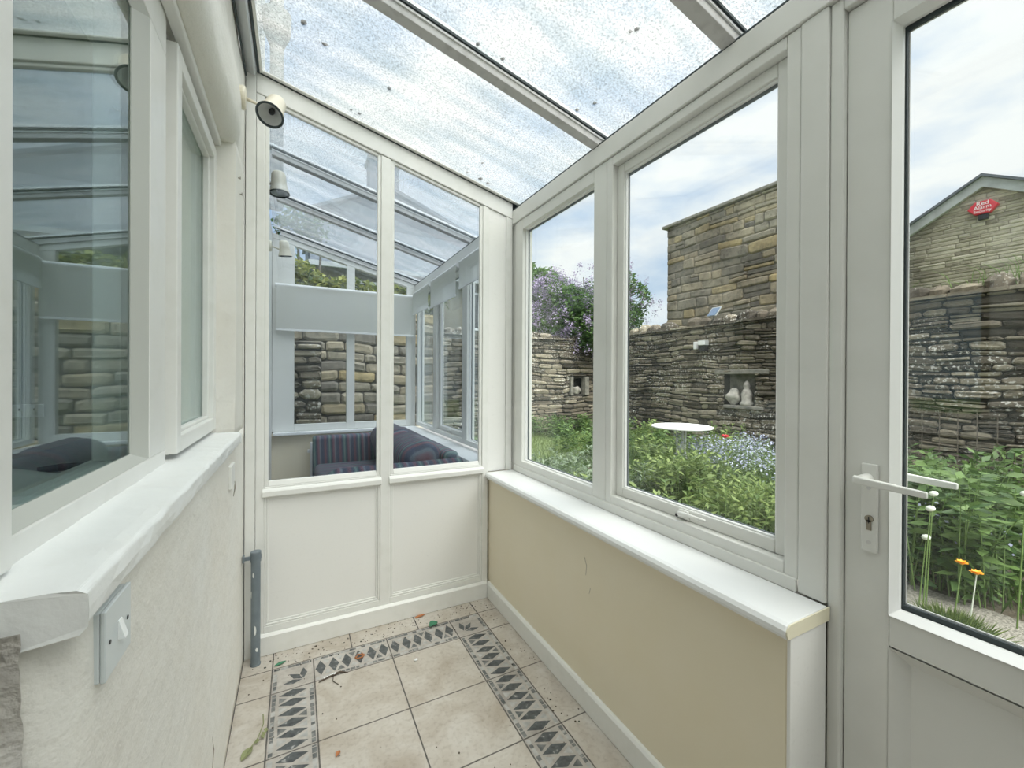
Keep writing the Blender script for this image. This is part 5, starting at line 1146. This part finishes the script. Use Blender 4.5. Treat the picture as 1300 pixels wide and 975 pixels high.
# garden table
tb = thing('garden_table', 'round white metal garden table standing among the plants', 'table', (4.09, 3.48, 0))
m_ = MB(); m_.lathe([(0, 0.0), (0.0, 0.335), (0.006, 0.345), (0.018, 0.345), (0.022, 0.335), (0.022, 0.0)], (4.09, 3.48, 0.732), (0, 0, 1), 'white', 48); m_.build('tabletop', tb)
for k in range(3):
    a = k*2.094+0.5; c_, s_ = math.cos(a), math.sin(a)
    MB().tube([(4.09+0.06*c_, 3.48+0.06*s_, 0.731), (4.09+0.05*c_, 3.48+0.05*s_, 0.45), (4.09+0.15*c_, 3.48+0.15*s_, 0.15), (4.09+0.27*c_, 3.48+0.27*s_, 0.0)], 0.011, 'white', 8).build('leg', tb, smooth=True)
MB().lathe([(0, 0.02), (0.12, 0.05), (0.14, 0.0)], (4.09, 3.48, 0.40), (0, 0, 1), 'white', 16).build('hub', tb)
# ---- border planting
def plant(name, label, cat, x, y, h_, spread, nstem, mt, lsize, seed, group, per=22, aspect=2.6, flower=None, fn=0, fs=0.02, lean=0.25, base=0.0, droop=0.1, elev=0.45):
    rr = np.random.default_rng(seed); r = thing(name, label, cat, (x, y, base), group)
    st = MB(); P_, D_ = [], []; FL = []
    for i in range(nstem):
        bx, by = x+rr.normal()*spread*0.55, y+rr.normal()*spread*0.55; hh = h_*rr.uniform(0.6, 1.08)
        lx, ly = rr.normal()*lean*hh*0.5, rr.normal()*lean*hh*0.5
        pts = [(bx, by, base), (bx+lx*0.35, by+ly*0.35, base+hh*0.5), (bx+lx, by+ly, base+hh)]
        st.tube(pts, [0.0045, 0.0035, 0.0015], 'stem', 4, caps=False)
        for j in range(per):
            t = 0.12+0.88*(j+rr.uniform())/per; a = rr.uniform(0, 6.28)
            p = (bx+lx*t*t, by+ly*t*t, base+hh*t); P_.append(p); D_.append((math.cos(a), math.sin(a), elev-droop*3*(1-t)))
        for j in range(fn): FL.append((bx+lx+rr.normal()*0.035, by+ly+rr.normal()*0.035, base+hh*rr.uniform(0.82, 1.06)))
    st.build('stems', r); leaves('foliage', P_, lsize, mt, r, seed=seed, aspect=aspect, kind='stuff', dirs=D_)
    if flower and FL: leaves('blossom', FL, fs, flower, r, seed=seed+1, aspect=1.1, kind='stuff')
    return r
G1 = 'leafy green plants in the garden border'; G2 = 'pale blue flowering plants in the border'; G3 = 'grey-green upright plants near the casement window'
GL = {'g': 'bushy green leafy plant in the flower border', 'b': 'tall plant with many small pale blue flowers', 's': 'soft grey-green narrow-leaved plant in the border', 'd': 'large-leaved green plant outside the garden door', 'y': 'light green plant in front of the garden wall'}
sd = 100
rng = random.Random(5)
def scatter(n, xr, yr, **k):
    global sd
    for i in range(n):
        sd += 1; plant(x=rng.uniform(*xr), y=rng.uniform(*yr), seed=sd, **k)
# near border seen through the casement window
scatter(14, (2.3, 3.9), (1.95, 3.2), name='leafy_plant', label=GL['g'], cat='plant', h_=0.44, spread=0.30, nstem=34, mt='leaf_light', lsize=0.07, group=G1, per=16)
scatter(14, (2.0, 3.3), (2.7, 4.2), name='grey_green_plant', label=GL['s'], cat='plant', h_=0.46, spread=0.20, nstem=15, mt='leaf_grey', lsize=0.08, group=G3, per=20, aspect=4.0)
scatter(14, (4.1, 5.4), (2.3, 3.5), name='blue_flower_plant', label=GL['b'], cat='plant', h_=0.60, spread=0.20, nstem=16, mt='leaf_grey', lsize=0.055, group=G2, per=14, aspect=3, flower='blueflower', fn=10, fs=0.026)
scatter(14, (4.9, 7.2), (3.4, 6.4), name='leafy_plant', label=GL['y'], cat='plant', h_=0.46, spread=0.26, nstem=12, mt='leaf_light', lsize=0.10, group='light green plants before the garden wall', per=16)
scatter(9, (4.0, 5.6), (4.2, 6.4), name='leafy_plant', label='dark green plant behind the white garden table', cat='plant', h_=0.5, spread=0.26, nstem=12, mt='leaf', lsize=0.10, group='dark plants behind the table', per=16)
scatter(10, (3.8, 7.0), (7.7, 8.35), name='leafy_plant', label='low green plant along the far cross wall', cat='plant', h_=0.42, spread=0.28, nstem=12, mt='leaf', lsize=0.11, group='plants at the foot of the far wall', per=14)
# planting outside the door
scatter(12, (3.6, 4.5), (0.2, 1.65), name='broad_leaf_plant', label=GL['d'], cat='plant', h_=0.70, spread=0.17, nstem=16, mt='leaf', lsize=0.115, group='broad-leaved plants outside the door', elev=0.12, per=20, aspect=2.5)
scatter(6, (3.5, 3.9), (0.4, 1.5), name='blue_flower_plant', label='green plant with small sky-blue flowers outside the door', cat='plant', h_=0.50, spread=0.20, nstem=10, mt='leaf', lsize=0.075, group='forget-me-nots outside the door', per=12, flower='blueflower', fn=3, fs=0.024)
scatter(8, (4.6, 6.6), (0.2, 2.2), name='leafy_plant', label='bushy green plant behind the large-leaved ones outside', cat='plant', h_=0.62, spread=0.26, nstem=12, mt='leaf', lsize=0.12, group='plants between door and garden wall', per=15)
# long grass and lawn blades
def grass(name, label, n, xr, yr, h_, mt, seed, cat='grass', base=-0.015):
    rr = np.random.default_rng(seed); p = np.stack([rr.uniform(*xr, n), rr.uniform(*yr, n), np.full(n, base)], 1); d = np.stack([rr.normal(size=n)*0.35, rr.normal(size=n)*0.35, np.ones(n)], 1)
    tag(leaves(name, p, h_, mt, None, seed=seed, aspect=14, dirs=d), label, cat, kind='stuff')
grass('lawn_grass', 'mown lawn grass in front of the far wall', 26000, (2.2, 7.5), (5.2, 8.4), 0.07, 'leaf_light', 61)
grass('ground_cover', 'tangled low green ground cover filling the border', 9000, (2.0, 7.4), (1.8, 5.3), 0.22, 'leaf', 62)
grass('ground_cover', 'tangled low greenery under the plants outside the door', 3500, (3.55, 7.2), (-0.4, 1.8), 0.2, 'leaf', 63)
rr = np.random.default_rng(64); n = 900; c = np.array([3.07, 0.88, 0.0]); p = c+np.stack([rr.normal(size=n)*0.05, rr.normal(size=n)*0.06, np.zeros(n)], 1); d = np.stack([(p[:, 0]-c[0])*6, (p[:, 1]-c[1])*6, np.ones(n)], 1)
tag(leaves('grass_tuft', p, 0.10, 'leaf_light', None, seed=64, aspect=30, dirs=d), 'fine bright grass tuft growing on the gravel outside the door', 'grass', kind='stuff')
rr = np.random.default_rng(65); n = 260; p = np.stack([rr.uniform(3.55, 3.9, n), rr.uniform(1.15, 1.5, n), rr.uniform(0, 0.12, n)], 1)
tag(leaves('dry_stalks', p, 0.13, 'dry', None, seed=65, aspect=10), 'dry brown stalks at the left edge of the gravel outside the door', 'dry stalks', kind='stuff')
# single flowers
def flower(name, label, cat, pos, h_, kind_, group=None):
    x, y, z = pos; r = thing(name, label, cat, (x, y, 0), group)
    MB().tube([(x-0.03, y+0.02, 0), (x-0.015, y+0.01, z*0.5), (x, y, z)], [0.004, 0.003, 0.0025], 'stem' if kind_ != 'o2' else 'puff', 6, caps=False).build('stem', r, smooth=True)
    if kind_ == 'puff': MB().lathe([(-0.016, 0), (-0.012, 0.016), (0, 0.022), (0.012, 0.016), (0.016, 0)], (x, y, z), (0, 0.2, 1), 'puff', 14).build('seed_head', r, smooth=True)
    else:
        m_ = MB(); n = 7; R_ = 0.030 if kind_ != 'red' else 0.05; mt = 'orange' if kind_ != 'red' else 'redpetal'
        for ring, (tilt, sc_) in enumerate(((0.35, 1.0), (0.9, 0.75))):
            for k in range(n):
                a = k*2*math.pi/n+ring*0.4; c_, s_ = math.cos(a), math.sin(a); rr_ = R_*sc_
                tip = Vector((x+rr_*c_, y+rr_*s_, z+rr_*tilt)); sdv = Vector((-s_, c_, 0))*rr_*0.42; mid = Vector((x, y, z)).lerp(tip, 0.62)+Vector((0, 0, rr_*0.12))
                m_.poly([(x, y, z), tuple(mid-sdv), tuple(tip), tuple(mid+sdv)], mt)
        m_.build('petals', r)
        MB().lathe([(-0.004, 0), (0, R_*0.3), (0.008, R_*0.2), (0.010, 0)], (x, y, z), (0, 0, 1), mt, 10).build('flower_centre', r)
flower('orange_flower', 'orange flower outside the door, the upper left of the two', 'flower', (3.29, 0.899, 0.30), .3, 'o1')
flower('orange_flower', 'orange flower with a pale bent stem outside the door, lower right of the two', 'flower', (3.189, 0.816, 0.30), .3, 'o2')
flower('red_flower', 'single bright red flower beside the white garden table', 'flower', (4.30, 3.06, 0.655), .6, 'red')
for (p_, lb) in (((3.17, 0.992, 0.60), 'round pale seed head just right of the door lever tip'), ((3.45, 0.705, 0.72), 'round pale seed head at the right edge of the door glass'), ((3.285, 1.045, 0.40), 'round pale seed head low beside the door glass edge'), ((3.30, 1.02, 0.66), 'round pale seed head half hidden under the outside door lever')):
    flower('seed_head_stalk', lb, 'seed head', p_, 0.5, 'puff')
wm = thing('wire_mesh', 'rusty wire plant support against the garden wall outside the door', 'plant support', (WBX-0.15, 2.1, 0.5))
m_ = MB()
for k in range(6): m_.tube([(WBX-0.12, 1.75+k*0.17, 0.1), (WBX-0.12, 1.75+k*0.17, 0.92)], 0.006, 'bark', 5)
for k in range(3): m_.tube([(WBX-0.125, 1.7, 0.35+k*0.27), (WBX-0.125, 2.65, 0.35+k*0.27)], 0.005, 'bark', 5)
m_.build('wire_grid', wm)

# say which plant is which by their order across the view
scatter(8, (3.05, 3.75), (2.65, 3.08), name='leafy_plant', label='green plant in front of the white table', cat='plant', h_=0.64, spread=0.14, nstem=14, mt='leaf_light', lsize=0.075, group='plants in front of the table', per=18)
ORD = ['first', 'second', 'third', 'fourth', 'fifth', 'sixth', 'seventh', 'eighth', 'ninth', 'tenth', 'eleventh', 'twelfth', 'thirteenth', 'fourteenth', 'fifteenth']
byl = {}
for o in list(bpy.data.objects):
    if o.parent is None and o.get('group') and o.name.split('.')[0].endswith('plant'): byl.setdefault(o['label'], []).append(o)
for lb, obs in byl.items():
    if len(obs) < 2: continue
    obs.sort(key=lambda o: (Vector(o.location).dot(r_)/Vector(o.location).dot(f_)))
    for i, o in enumerate(obs): o['label'] = '%s, %s of them from the left' % (lb, ORD[i])
